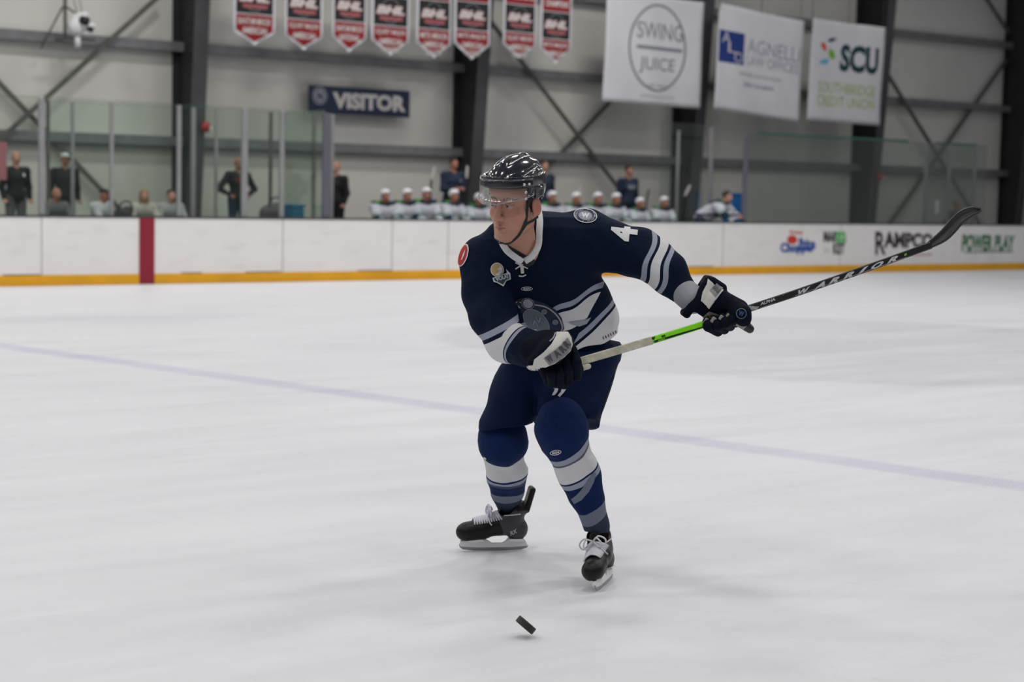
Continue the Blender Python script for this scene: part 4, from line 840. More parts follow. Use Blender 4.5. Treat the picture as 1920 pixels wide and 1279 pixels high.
PL = empty('person', base, 'hockey skater in navy jersey and black helmet, knees bent, holding a stick across', 'person')
BODY = link('body', bme, SKIN, PL)
me, _ = sdf_mesh(f_int(f_int(he((0, -.016, .045), (.080, .101, .090)), f_plane(hl(0, .02, 0), tuple(HF))), f_plane(hl(0, -.06, -.035), tuple(-HU-.2*HF))), HC-.2, HC+.2, .004)
link('hair', me, HAIRD, PL)
# ---------------- helmet
GLOSS = mat('helmet_gloss', (.004, .006, .013), .16, var=.05, coat=1, spec=.6); GLOSS2 = mat('helmet_gloss_navy', (.003, .010, .035), .2, var=.05, coat=1); PAD = mat('helmet_padding', (.012, .012, .012), .8)
hs = he((0, .004, .072), (.094, .120, .106)); hs = f_su(.02, hs, he((0, -.028, .082), (.091, .098, .098)))
hs = f_su(.010, hs, hc((0, -.05, .166), (0, .060, .150), .020, .014), hc((.046, -.055, .146), (.046, .075, .122), .014, .010), hc((-.046, -.055, .146), (-.046, .075, .122), .014, .010))
for sx in (1, -1):
    hs = f_sub(.004, hs, hc((sx*.024, -.07, .188), (sx*.025, .085, .157), .006)); hs = f_sub(.004, hs, hc((sx*.074, -.055, .152), (sx*.076, .055, .122), .006))
    for vy in (-.04, .0, .04): hs = f_sub(.002, hs, hc((sx*.050, vy, .176-.0*vy), (sx*.054, vy+.020, .170), .005))
hs = f_su(.004, hs, f_int(f_sub(0, he((0, .004, .1), (.101, .129, .15)), he((0, .004, .1), (.092, .119, .15))), f_int(f_plane(hl(0, 0, .118), tuple(HU)), f_plane(hl(0, 0, .078), tuple(-HU)))))
hs = f_sub(.004, hs, he((0, .0, .02), (.083, .108, .100)))
lowcut = f_plane(hl(0, .05, .076), tuple(-HU+.0*HF)); earcut = lambda P: np.where(((P-HC)@HM)[:, 1] > .019, lowcut(P), np.maximum(-1., -(((P-HC)@HM)[:, 2])+np.where(((P-HC)@HM)[:, 1] > -.05, .038, -.02)))
hs = f_int(hs, earcut)
hme, hp = sdf_mesh(hs, HC-.26, HC+.28, .003)
HEL = link('helmet', hme, GLOSS, PL); hbv = bvh_of(hme)
# band detail and vents
vv, ff = join([tube([hl(.0985*math.sin(a), .004+.1265*math.cos(a), .080) for a in np.linspace(-1.9, 1.9, 40)], .0035, 6)]); link('rim_edging', mesh(vv, ff), PAD, HEL)
# visor
vis = mat('x', (1, 1, 1)); VISM = glass_mat('visor_plastic', (.93, .94, .95), .05); VISD = glass_mat('visor_top_tint', (.25, .26, .29), .10)
def sheet(phis, zs, rx_, ry_, yo, lean=.0):
    vv = []; ff = []
    for a in phis:
        for k, zz in enumerate(zs):
            z_ = zz(a) if callable(zz) else zz; s_ = 1+lean*(.12-z_); vv.append(hl(rx_*s_*math.sin(a), yo+ry_*s_*math.cos(a), z_))
    m_ = len(zs)
    for i in range(len(phis)-1):
        for k in range(m_-1): ff.append((i*m_+k, i*m_+k+1, (i+1)*m_+k+1, (i+1)*m_+k))
    return vv, ff
ph = np.linspace(-1.45, 1.42, 44); bot = lambda a: .032+.020*(a/1.4)**2-.010*math.exp(-(a/.35)**2)+.010*math.exp(-(a/.16)**2)
vv, ff = sheet(ph, [.112, .10, .08, .06, bot], .104, .136, .014, .5); VO = link('visor', mesh(vv, ff), VISM, HEL); md = VO.modifiers.new('s', 'SOLIDIFY'); md.thickness = .0025
vv, ff = sheet(ph, [.104, .096, .088], .1025, .139, .016, .5); VT = link('visor_padding_strip', mesh(vv, ff), VISD, VO)
vv, ff = tube([hl(.104*(1+.5*(.12-bot(a)))*math.sin(a), .016+.142*(1+.5*(.12-bot(a)))*math.cos(a), bot(a)) for a in ph], .0018, 6); link('visor_edge', mesh(vv, ff), mat('visor_edge_light', (.25, .26, .28), .3), VO)
SCR = mat('screw_chrome', (.6, .6, .62), .25, .9)
for a, z_ in ((1.10, .093), (1.26, .093), (1.14, .066), (1.14, .044)):
    c0 = hl(.107*(1+.5*(.12-z_))*math.sin(a), .016+.145*(1+.5*(.12-z_))*math.cos(a), z_); nn = norm(c0-hl(0, .016, z_)); vv, ff = tube([c0-nn*.004, c0+nn*.002], .0055, 12); link('screw', mesh(vv, ff), SCR, HEL)
for sx in (1, -1):   # ear-side plates of the helmet and clear ear guard
    vv, ff = sheet([sx*a for a in np.linspace(1.45, 1.95, 8)], [.085, .06, .045, .034], .100, .12, .0, .1); o = link('ear_guard', mesh(vv, ff), GLOSS if sx < 0 else glass_mat('ear_guard_clear', (.55, .57, .6), .2), HEL); md = o.modifiers.new('s', 'SOLIDIFY'); md.thickness = .003
# straps of the helmet follow the jaw
hb = bvh_of(bme)
def on_face(pts, off):
    out = []
    for p in pts:
        q, n, i, d = hb.find_nearest(V(hl(*p))); out.append(np.array(q)+np.array(n)*off)
    return out
STR = mat('strap_webbing', (.010, .010, .011), .7)
def strap(pts, w_=.006): P = catmull(on_face(pts, .003), 5); vv, ff = tube(P, w_, 8, flat=.35, up=[norm(p-hl(0, .0, -.03)) for p in P]); link('chin_strap', mesh(vv, ff), STR, HEL)
strap([(.080, .022, .075), (.078, .028, .035), (.072, .034, -.01), (.066, .036, -.045), (.045, .05, -.088), (.022, .072, -.118), (0, .082, -.124), (-.022, .072, -.118), (-.045, .05, -.088), (-.066, .036, -.045), (-.072, .034, -.01), (-.080, .028, .06)])
strap([(.085, -.02, -.036), (.080, .0, -.044), (.068, .030, -.055), (.055, .042, -.072)])
# ---------------- jersey
arm_l = [(904, 488, 6.97, 44), (912, 545, 6.93, 45), (926, 598, 6.86, 43), (946, 638, 6.79, 39), (992, 653, 6.70, 33), (1012, 658, 6.66, 30)]
arm_r = [(1104, 445, 7.02, 50), (1150, 462, 6.98, 47), (1195, 474, 6.93, 48), (1222, 489, 6.90, 41), (1253, 513, 6.87, 37), (1286, 550, 6.83, 25)]
f_al = pc(*arm_l); f_ar = pc(*arm_r)
tsecs = [(398, 975, 1085, 7.02, .05), (406, 950, 1104, 6.98, .085), (425, 915, 1122, 6.97, .115), (450, 890, 1130, 6.98, .135), (485, 885, 1130, 7.0, .150), (520, 888, 1130, 7.04, .160), (555, 905, 1146, 7.09, .165), (600, 925, 1159, 7.14, .172), (640, 940, 1164, 7.18, .178), (690, 950, 1165, 7.20, .178)]
f_to = f_stack(tsecs, 2.2)
def hemz():
    pr = [(930, 690), (1000, 672), (1060, 658), (1090, 650), (1129, 640), (1163, 626), (1200, 615)]; P = [S(a, b, 7.1) for a, b in pr]; return np.array([p@RH for p in P]), np.array([p[2] for p in P])
hx_, hz_ = hemz()
def f_hem(P): return np.interp(P@RH, hx_, hz_)-P[:, 2]
f_tc = f_int(f_to, f_hem)
def folds(P):
    r = P@RH; z_ = P[:, 2]; t_ = P@TH; r0 = S(1100, 560, 7)@RH; z0 = S(1100, 560, 7)[2]; a = (r-r0)*.62+(z_-z0)*.78; b = (r-r0)*.78-(z_-z0)*.62
    g = np.exp(-((r-r0)**2+(z_-z0)**2)/.03); w1 = np.sin(a*52+b*9+t_*6)*.009*g
    w2 = (np.sin(r*31+z_*17+2*np.sin(z_*9))+np.sin(z_*37-r*12+t_*21))*.0028
    return w1+w2
f_j0 = f_su(.045, f_tc, f_ar); f_j1 = f_su(.018, f_j0, f_al)
deep = f_cone(S(1128, 530, 6.93), S(1078, 618, 6.95), .010, .012)      # deep crease where the hem is pulled round
f_j2 = f_sub(.02, f_j1, deep)
hole = f_su(.006, f_cone(S(962, 405, 6.73), S(975, 444, 6.80), .072, .038), f_cone(S(968, 446, 6.72), S(978, 476, 6.76), .036, .008))
f_j3 = f_sub(.006, f_j2, hole)
f_jer = lambda P: f_j3(P)+folds(P)
lo, hi = bounds([(840, 370, 6.5), (1340, 720, 7.5), (1340, 370, 7.5), (840, 720, 6.5), (840, 370, 7.5), (1340, 720, 6.5)], .03)
jme, jp = sdf_mesh(f_jer, lo, hi, .0045)
def chain_coord(P, pts):
    Q = [S(*a[:3]) for a in pts]; best = np.full(len(P), 1e9); u = np.zeros(len(P)); acc = 0
    for i in range(len(Q)-1):
        d = Q[i+1]-Q[i]; L_ = np.linalg.norm(d); t = ((P-Q[i])@d)/(L_*L_); tc = np.clip(t, 0 if i else -1, 1 if i < len(Q)-2 else 2); dd = np.linalg.norm(P-Q[i]-tc[:, None]*d, axis=1); m = dd < best; best[m] = dd[m]; u[m] = acc+tc[m]*L_; acc += L_
    return u
def line_coord(P, a, b, d):
    """signed distance below the line through picture points a-b at depth d, in the skater's frontal plane"""
    A, B_ = S(*a, d), S(*b, d); e = np.array([(B_-A)@RH, B_[2]-A[2]]); e /= np.linalg.norm(e); q = np.stack([(P-A)@RH, P[:, 2]-A[2]], 1); return -(q[:, 1]*e[0]-q[:, 0]*e[1])
dal, dar, dto = f_al(jp), f_ar(jp), f_tc(jp)
zone = np.zeros(len(jp)); zone[:] = 0
# right-hand sleeve: bands lie along a fixed slanted plane through the elbow
A1, A2 = S(1226, 444, 6.9), S(1203, 523, 6.9); ax_r = norm(np.cross(A2-A1, TH)); ax_r = ax_r*np.sign(ax_r@RH); u_r = (jp-(A1+A2)/2)@ax_r+.012+.007*np.sin(jp[:, 2]*40)
B1, B2 = S(909, 623, 6.8), S(950, 601, 6.8); ax_l = norm(np.cross(B2-B1, TH)); ax_l = -ax_l*np.sign(ax_l@ZU); u_l = (jp-(B1+B2)/2)@ax_l
wr_ = np.linalg.norm(jp-S(1005, 668, 6.70), axis=1); u_l = np.where(wr_ < .150, .2+(.150-wr_), np.minimum(u_l, .19))
v_f = line_coord(jp, (1038, 577), (1112, 537), 7.0)+.006*np.sin((jp@RH)*45)+.05*np.clip((jp@RH)-(S(1085, 550, 7)@RH), -.4, .02)*0
v_s = line_coord(jp, (1080, 632), (1150, 566), 7.0)+.10*((jp@RH)-(S(1115, 600, 7)@RH))**2*8
sd = -line_coord(jp, (1088, 616), (1131, 532), 7.0); right = np.maximum(-.004-sd, (S(1100, 560, 7.2)@TH)-jp@TH); z2 = np.minimum(dto-dar, (u_r+.10)); z1 = np.minimum(dto-dal, u_l+.06); z3 = np.minimum(right, -np.maximum(z1, z2))
set_f(jme, 'zone1', z1); set_f(jme, 'zone2', z2); set_f(jme, 'zone3', z3); set_f(jme, 'torso_front', v_f); set_f(jme, 'sleeve_a', u_l); set_f(jme, 'sleeve_b', u_r); set_f(jme, 'torso_side', v_s)
BAND = [(0, PALE), (.019, NAVY), (.030, WHITE)]
JM = band_mat('jersey_cloth', [('torso_front', BAND+[(.100, NAVY)]), ('sleeve_a', [(0, PALE), (.021, NAVY), (.036, WHITE), (.221, NAVY), (.2245, PALE), (.2325, NAVY)]), ('sleeve_b', [(0, PALE), (.019, NAVY), (.030, WHITE), (.063, NAVY), (.077, PALE), (.096, NAVY)]), ('torso_side', [(0, PALE), (.016, NAVY), (.030, WHITE), (.158, NAVY)])], NAVY, .8, .22, 26)
JER_O = link('jersey', jme, JM, PL); jb = bvh_of(jme)
CW = mat('collar_white', (.66, .66, .67), .75, bump=.2, bscale=120)
def ribbon(name, pts, width, th, m, parent, bvh, off=.003, closed=False):
    P = []; U = []
    for q in pts:
        r = hit(bvh, q[0], q[1]) if bvh else None
        if len(q) > 2 or r is None: d = q[2] if len(q) > 2 else 6.85; P.append(S(q[0], q[1], d)); U.append(norm(EYE-P[-1]))
        else: P.append(r[0]+r[1]*off); U.append(r[1])
    P = catmull(P, 6); U2 = [norm(U[min(i//6, len(U)-1)]*(1-(i % 6)/6)+U[min(i//6+1, len(U)-1)]*((i % 6)/6)) for i in range(len(P))]
    vv, ff = tube(P, width/2, 10, up=U2, flat=th/width); return link(name, mesh(vv, ff), m, parent)
def near_pts(pts):
    out = []
    for x, y, d in pts:
        r = hit(jb, x, y); dd = d
        if r is not None:
            dh = (r[0]-EYE)@F
            if dh < d+.05: dd = min(d, dh-.004)
        out.append((x, y, dd))
    return out
ribbon('collar', near_pts([(984, 490, 6.81), (998, 480, 6.80), (1009, 461, 6.80), (1011, 436, 6.82), (1012, 410, 6.86), (1006, 392, 6.93), (985, 402, 6.99), (958, 412, 6.95), (940, 428, 6.84), (937, 442, 6.76), (942, 456, 6.74), (950, 469, 6.75), (960, 478, 6.76), (970, 485, 6.78), (979, 491, 6.80)]), .027, .009, CW, JER_O, None)
LM = mat('lace_cotton', (.66, .66, .68), .8)
for a, b in (((967, 491), (990, 502)), ((988, 489), (967, 503)), ((973, 516), (987, 514))):
    ribbon('collar_lace', [a, ((a[0]+b[0])/2, (a[1]+b[1])/2+(2 if a[1] > 510 else 0)), b], .0055, .004, LM, JER_O, jb, .007)
ribbon('collar_flap', [(978, 486), (979, 500), (980, 512)], .014, .004, CW, JER_O, jb, .004)
# sewn marks
IW, IP, IN, IR = mat('twill_white', (.62, .62, .64), .75), mat('twill_pale', (.28, .30, .36), .75), mat('twill_navy', (.006, .012, .036), .75), mat('twill_red', (.40, .02, .02), .75)
IG = mat('twill_gold', (.45, .33, .15), .6); IST = mat('twill_steel', (.10, .12, .15), .6)
def D(n, sh, m, par, off=.002, bvh=None, step=4.): return decal(n, sh, bvh or jb, m, par, off, step)
r4 = .32; D('sleeve_number', put(T('4', .05), 1170, 439, 27, 50, -math.pi/2+.12), IW, JER_O, .003)
rt = math.radians(8)
D('shoulder_patch', disc2d(1097.5, 405, 22, 13.5, 36, rt), IN, JER_O, .0022); D('shoulder_patch_ring', ring2d(1097.5, 405, 22, 13.5, 1.3, 40, rt), IW, JER_O, .003); D('shoulder_patch_ring', ring2d(1097.5, 405, 13.5, 8.6, .9, 36, rt), IP, JER_O, .003); D('shoulder_patch_disc', disc2d(1097.5, 405, 12, 7.5, 30, rt), IP, JER_O, .0027)
D('shoulder_patch_letter', put(T('W', .07), 1097.5, 405, 15, 9, rt), IW, JER_O, .0036)
for wd_, a0 in (('WORCESTER', 200), ('RAILERS', 20)):
    for i, ch in enumerate(wd_):
        an = math.radians(a0-45+i*90/max(1, len(wd_)-1)); D('shoulder_patch_letter', put(T(ch, .03), 1097.5+17.6*math.cos(an), 405+11*math.sin(an), 3, 3.2, an+math.pi/2), IP, JER_O, .0034)
for an in (75, 105, 255, 285): D('shoulder_patch_dot', disc2d(1097.5+17.6*math.cos(math.radians(an)), 405+11*math.sin(math.radians(an)), 1.2, .9, 10), IP, JER_O, .0034)
D('arm_patch', disc2d(869, 479, 8.5, 22, 32, .30), IW, JER_O, .0025, step=3.); D('arm_patch_field', disc2d(868.6, 479.3, 6.6, 19.5, 32, .30), IR, JER_O, .0035, step=3.); D('arm_patch_stroke', poly2d([(866, 488), (870, 476), (874, 468), (872, 478), (868, 487)]), IW, JER_O, .0045, step=3.)
# small league badge
D('league_badge_disc', disc2d(932, 506, 12.5, 13.5, 30), IW, JER_O, .0025); D('league_badge_ball', disc2d(932, 506, 11, 12, 30), IG, JER_O, .0033); D('league_badge_swirl', poly2d([(936, 498), (941, 503), (940, 512), (934, 519), (928, 516), (934, 510), (931, 505), (935, 503)]), IW, JER_O, .0041)
D('league_badge_shield', poly2d([(923, 522), (951, 511), (949, 504), (957, 512), (958, 523), (948, 528), (943, 538), (931, 531), (925, 529)]), IW, JER_O, .0037)
D('league_badge_field', poly2d([(925.5, 522.8), (951, 513), (954.5, 514.5), (955.5, 521.5), (946.5, 526.5), (942, 534.5), (932, 528.8), (927, 527)]), mat('badge_teal', (.03, .07, .10), .7), JER_O, .0045)
D('league_badge_letters', put(T('VOLAT', .05), 941, 521, 26, 8.5, -.34), IW, JER_O, .0053)
D('maker_mark', ring2d(988, 541, 11, 3.8, 1., 30, -.02), IW, JER_O, .003); D('maker_mark', put(T('SZN', .04), 988, 541, 13, 3.4), IW, JER_O, .003)
# crest
cr = math.radians(46)
D('crest_field', poly2d([(963, 566), (972, 560), (990, 557), (1004, 563), (1022, 569), (1042, 581), (1053, 596), (1058, 616), (1050, 626), (1030, 618), (1006, 624), (990, 612), (980, 594), (975, 578)]), IN, JER_O, .002)
ribbon('crest_arc', [(1003, 571), (1022, 575), (1038, 585), (1049, 598), (1054, 613), (1051, 622)], .0062, .003, IP, JER_O, jb, .004)
ribbon('crest_arc', [(966, 568), (970, 565), (977, 566)], .0055, .003, IP, JER_O, jb, .004); ribbon('crest_arc', [(972, 572), (975, 577)], .006, .003, IP, JER_O, jb, .004)
D('crest_bell', disc2d(990, 568.5, 13, 10.5, 30, .5), IN, JER_O, .0035); D('crest_bell', ring2d(990, 568.5, 12.6, 10.2, .8, 36, .5), IP, JER_O, .0045); D('crest_bell', disc2d(990, 568.5, 9.6, 8, 28, .5), IP, JER_O, .0045)
D('crest_oval', ring2d(1006, 604, 30, 18.5, 1., 40, cr), IP, JER_O, .0035); D('crest_oval', disc2d(1006, 604, 28.6, 17.2, 36, cr), IST, JER_O, .003)
D('crest_letter', put(T('N', .09), 1007, 602, 20, 17, .3), IP, JER_O, .0045); D('crest_letter', put(T('N', .03), 1007, 602, 19, 16, .3), mat('crest_steel_blue', (.06, .10, .14), .6), JER_O, .0055)
for cx_, cy_, rr in ((1020.5, 584.5, 5.2), (1041, 603.8, 5.2)): D('crest_rivet', disc2d(cx_, cy_, rr, rr*.9, 18), IST, JER_O, .0035); D('crest_rivet', ring2d(cx_, cy_, rr, rr*.9, .7, 18), IP, JER_O, .0042)
D('folded_band', poly2d([(1066, 604), (1080, 602), (1096, 600), (1108, 595), (1100, 607), (1086, 612), (1071, 608)]), IP, JER_O, .002)
# hem fringe marks
for i in range(7): D('hem_mark', poly2d([(1131+i*4.6, 637-i*2.3), (1132.4+i*4.6, 636-i*2.3), (1130.8+i*4.6, 631-i*2.3), (1129.4+i*4.6, 632-i*2.3)]), IN, JER_O, .0025, step=3)
# ---------------- pants
PM = mat('pants_nylon', (.0022, .009, .040), .8, var=.12, scale=6, bump=.25, bscale=16, spec=.12)
pl_l = [(660, 960, 1075, 7.22, .16), (690, 934, 1060, 7.24, .16), (705, 926, 1045, 7.24, .155), (744, 914, 1022, 7.24, .145), (790, 901, 1006, 7.24, .135), (830, 899, 1000, 7.24, .13)]
pl_r = [(650, 1020, 1164, 7.2, .17), (683, 1012, 1159, 7.18, .17), (708, 1008, 1152, 7.15, .165), (740, 1006, 1141, 7.11, .155), (765, 1005, 1134, 7.09, .15), (793, 1010, 1124, 7.08, .14), (830, 1020, 1112, 7.07, .135)]
f_p = f_su(.03, f_stack(pl_l, 2.2), f_stack(pl_r, 2.2), f_stack([(640, 955, 1162, 7.22, .17), (672, 955, 1160, 7.22, .17), (700, 980, 1120, 7.24, .15)], 2.2))
cl_ = f_plane(S(950, 803, 7.10), -ZU*1.+RH*.17); crr = f_plane(S(1045, 770, 6.95), norm(-ZU-TH*.42*-1*-1+RH*-.12))
n_r = np.cross(S(1083, 778, 6.95)-S(1009, 765, 6.95), S(1112, 809, 7.20)-S(1083, 778, 6.95)); n_r = norm(n_r); n_r = n_r if n_r[2] < 0 else -n_r
cutr = f_plane(S(1045, 771, 6.95), n_r); mid = S(1003, 780, 7.1)@RH
def f_leg(P):
    s_ = (P@RH)-mid; k = np.clip(s_/.02+.5, 0, 1); return cl_(P)*(1-k)+cutr(P)*k
w2 = lambda P: (np.sin((P@RH)*26+P[:, 2]*22+1.5*np.sin(P[:, 2]*13))+np.sin(P[:, 2]*47+(P@TH)*15-(P@RH)*18))*.0036
f_pt = lambda P: np.maximum(f_p(P), f_leg(P))+w2(P)
lo, hi = bounds([(870, 630, 6.8), (1190, 850, 7.5), (1190, 630, 7.5), (870, 850, 6.8), (870, 630, 7.5), (1190, 850, 6.8)], .06)
pme, _ = sdf_mesh(f_pt, lo, hi, .006); PO = link('hockey_pants', pme, PM, PL); pb = bvh_of(pme)
D('pants_lettering', put(T('WARRIOR', .03), 1032, 714, 40, 6, 1.02), IP, PO, .003, pb); D('pants_emblem', poly2d([(1036, 740), (1042, 729), (1048, 726), (1046, 735), (1041, 741), (1036, 742)]), IW, PO, .003, pb); D('pants_emblem', poly2d([(1046, 742), (1052, 735), (1054, 728), (1064, 727), (1058, 736), (1050, 745)]), IW, PO, .003, pb)
ribbon('seam_piping', [(1152, 700), (1140, 735), (1128, 770), (1118, 795)], .005, .003, SHIRT, PO, pb, .001)
# ---------------- socks with shin pads
SN = (.002, .014, .072)
def sock(knee, secs, axis_pts, rows, base_c, lab_stops, name='sock', extra=None):
    f = f_su(.02, f_stack(secs, 2.15), knee); w = lambda P: np.sin(P[:, 2]*55+(P@RH)*28+1.2*np.sin((P@RH)*40))*.0019
    pts = [(s_[1], s_[0], s_[3]) for s_ in secs]+[(s_[2], s_[0], s_[3]) for s_ in secs]; lo, hi = bounds(pts, .16)
    me, p = sdf_mesh(lambda P: f(P)+w(P), lo, hi, .0045); a, b = S(*axis_pts[0]), S(*axis_pts[1]); ax = norm(b-a); u = (p-a)@ax; set_f(me, 'leg', u); 0
    o = link(name, me, band_mat('sock_knit', [('leg', lab_stops)], base_c, .85, .2, 30, .2), PL); return o, bvh_of(me), a, ax
secs_r = [(815, 1010, 1101, 7.0, .085), (845, 1016, 1110, 7.0, .08), (857, 1025, 1118, 7.0, .078), (872, 1035, 1124, 7.01, .075), (909, 1050, 1131, 7.04, .07), (940, 1067, 1134, 7.07, .062), (962, 1082, 1139, 7.09, .056), (986, 1091, 1143, 7.11, .054), (996, 1095, 1143, 7.12, .052)]
knee_r = f_ell(S(1053, 803, 6.96), (rp(51, 6.96), .10, rp(58, 6.96)), np.stack([RH, TH, ZU], 1))
P1 = S(1075, 855, 6.93)
SR, srb, a_, ax_ = sock(knee_r, secs_r, ((1062, 862, 6.92), (1134, 962, 7.05)), None, SN, [(0, PALE), (.020, (.10, .11, .15)), (.028, WHITE), (.103, SN), (.112, PALE), (.133, SN), (.258, (.16, .18, .24)), (.315, (.03, .04, .07))])
secs_l = [(825, 898, 989, 7.28, .085), (845, 903, 981, 7.30, .08), (862, 907, 984, 7.34, .078), (877, 909, 990, 7.38, .075), (905, 914, 987, 7.44, .07), (930, 921, 981, 7.60, .058), (950, 930, 975, 7.68, .048), (966, 938, 972, 7.73, .042), (982, 942, 972, 7.74, .036)]
knee_l = f_ell(S(943, 826, 7.24), (rp(48, 7.24), .10, rp(50, 7.24)), np.stack([RH, TH, ZU], 1))
SL, slb, _, _ = sock(knee_l, secs_l, ((944, 878, 7.26), (958, 965, 7.53)), None, SN, [(0, WHITE), (.118, SN), (.129, PALE), (.154, SN), (.160, (.05, .07, .14)), (.182, SN), (.292, (.16, .18, .24)), (.365, (.03, .04, .07))])
D('diagonal_band', poly2d([(1071, 936), (1077, 945), (1090, 938), (1104, 922), (1113, 904), (1118, 888), (1113, 886), (1103, 900), (1090, 918), (1080, 929)]), mat('tape_grey', (.14, .16, .22), .6), SR, .002, srb)
D('maker_mark', ring2d(1042, 848, 10.5, 4.8, 1.2, 30, -.15), IW, SR, .003, srb); D('maker_mark', put(T('SZN', .05), 1042, 848, 13, 4.4, -.15), IW, SR, .003, srb)
D('maker_mark', put(poly2d([(0, 0), (1, 0), (1, 1), (0, 1)]), 908.5, 858, 9, 3, .6), IW, SL, .003, slb)
# ---------------- gloves
GN = mat('glove_navy', (.0018, .004, .012), .8, var=.12, bump=.2, bscale=40, spec=.12); GW = mat('glove_cream', (.60, .59, .55), .5, var=.04, bump=.1, bscale=80); GS = mat('glove_silver_label', (.22, .21, .23), .5); GP = mat('glove_palm', (.24, .23, .20), .8, var=.2, bump=.3, bscale=60)
def lobes(specs): return [pc(*s) for s in specs]
fa = f_su(.012, pc((998, 655, 6.66, 28), (1026, 650, 6.63, 31), (1044, 640, 6.63, 20)), pc((1002, 679, 6.60, 14), (1034, 659, 6.572, 24), (1056, 641, 6.585, 20)), f_box(S(1056, 682, 6.645), (rp(34, 6.6), .034, rp(33, 6.6)), .03, np.stack([norm(RH+ZU*.35), TH, norm(ZU-RH*.35)], 1)))
lo, hi = bounds([(940, 590, 6.5), (1130, 760, 6.85), (1130, 590, 6.85), (940, 760, 6.5)], .06); ga, _ = sdf_mesh(fa, lo, hi, .004); GA = link('glove', ga, GN, PL); gab = bvh_of(ga)
for q, (x_, y0, y1) in enumerate(((1034, 702, 720), (1050, 700, 722), (1066, 692, 717), (1081, 680, 707))):
    f = f_su(.006, pc((x_-3, y0-14, 6.615, 9.), (x_, y0, 6.598, 9.5)), pc((x_, y0, 6.598, 9.5), (x_+1, y1, 6.635, 8.5))); c = S(x_, (y0+y1)/2, 6.58); me, _ = sdf_mesh(f, c-.12, c+.12, .004); link('finger', me, GN, GA)
me, _ = sdf_mesh(f_su(.006, pc((1018, 690, 6.62, 10), (1030, 716, 6.66, 9.5)), pc((1030, 716, 6.66, 9.5), (1058, 722, 6.70, 8.5))), S(1035, 700, 6.65)-.14, S(1035, 700, 6.65)+.14, .004); link('thumb', me, GN, GA)
panel = poly2d([(991, 685), (1000, 684), (1003, 674), (1020, 661), (1034, 646), (1043, 631), (1045, 622), (1052, 618), (1063, 622), (1070, 634), (1072, 646), (1068, 657), (1056, 669), (1040, 680), (1018, 689), (1004, 693), (994, 691)])
D('cuff_panel', panel, GW, GA, .005, gab, 3.); o = D('cuff_label', poly2d([(1021, 671), (1030, 683), (1048, 674), (1061, 663), (1069, 652), (1069, 644), (1063, 634), (1055, 644), (1040, 657)]), GS, GA, .0065, gab, 3.)
for i, (ch, cx_, cy_, an) in enumerate((('W', 1031, 671.5, -.62), ('A', 1043, 663, -.68), ('R', 1053, 654, -.78), ('R', 1061, 645, -.9))): D('label_letter', put(T(ch, .05), cx_, cy_, 10, 13, an), IW if 0 else mat('label_ink', (.06, .06, .07), .6), GA, .0078, gab, 3.)
ribbon('cuff_bar', [(1031, 642), (1038, 635), (1043, 626)], .006, .003, IP, GA, gab, .006)
ribbon('cuff_edge', [(986, 682), (994, 690), (1008, 693), (1020, 690)], .009, .006, GW, GA, gab, .005)
# far glove
MB_ = np.stack([norm(RH-ZU*.62), TH, norm(ZU+RH*.62)], 1)
fb = f_su(.012, f_box(S(1358, 576, 6.76), (rp(37, 6.76), .042, rp(25, 6.76)), .028, MB_), pc((1345, 560, 6.74, 20), (1385, 580, 6.72, 19)))
gaunt = f_su(.012, f_box(S(1328, 557, 6.78), (rp(20, 6.78), .052, rp(37, 6.78)), .02, MB_), f_box(S(1306, 556, 6.80), (rp(8, 6.8), .060, rp(45, 6.8)), .014, MB_))
gaunt = f_sub(.006, gaunt, pc((1270, 535, 6.82, 30), (1302, 558, 6.8, 26)))
fb = f_su(.010, fb, gaunt)
lo, hi = bounds([(1270, 490, 6.6), (1430, 650, 6.95), (1430, 490, 6.95), (1270, 650, 6.6)], .06); gb, _ = sdf_mesh(fb, lo, hi, .004); GB = link('glove', gb, GN, PL); gbb = bvh_of(gb)
me, _ = sdf_mesh(f_su(.01, pc((1378, 577, 6.71, 17), (1390, 589, 6.69, 18.5)), pc((1390, 589, 6.69, 18.5), (1394, 598, 6.69, 15))), S(1388, 590, 6.7)-.12, S(1388, 590, 6.7)+.12, .004); TB = link('thumb', me, GN, GB); tbb = bvh_of(me)
D('thumb_mark', ring2d(1390, 588, 9.6, 9.6, 1.4, 30), IST, TB, .002, tbb, 3); D('thumb_mark', put(T('W', .06), 1390, 588, 10, 9, .3), mat('royal_mark', (.02, .05, .16), .6), TB, .0025, tbb, 3)
me, _ = sdf_mesh(pc((1386, 602, 6.70, 11), (1400, 612, 6.70, 9.5)), S(1393, 607, 6.7)-.07, S(1393, 607, 6.7)+.07, .0035); link('index_finger', me, GP, GB)
me, _ = sdf_mesh(pc((1400, 612, 6.70, 9.8), (1406, 617, 6.70, 8.2)), S(1403, 614, 6.7)-.06, S(1403, 614, 6.7)+.06, .0035); link('fingertip', me, M['black'], GB)
for q, (a, b, c) in enumerate((((1326, 603, 6.72), (1328, 612, 6.70), (1346, 622, 6.74)), ((1340, 600, 6.70), (1346, 611, 6.69), (1358, 618, 6.74)), ((1355, 596, 6.69), (1360, 606, 6.68), (1369, 612, 6.74)), ((1368, 592, 6.69), (1372, 600, 6.68), (1379, 605, 6.74)))):
    f = f_su(.005, pc((*a, 9), (*b, 10)), pc((*b, 10), (*c, 9.5))); cc = S(*b); me, _ = sdf_mesh(f, cc-.11, cc+.11, .004); fo = link('finger', me, GN, GB)
    f = f_box(S(a[0]-1, a[1]+1, a[2]-.011), (rp(6, 6.7), .008, rp(7-q, 6.7)), .004, MB_); me, _ = sdf_mesh(f, cc-.09, cc+.09, .003); link('finger_palm', me, GP, fo)
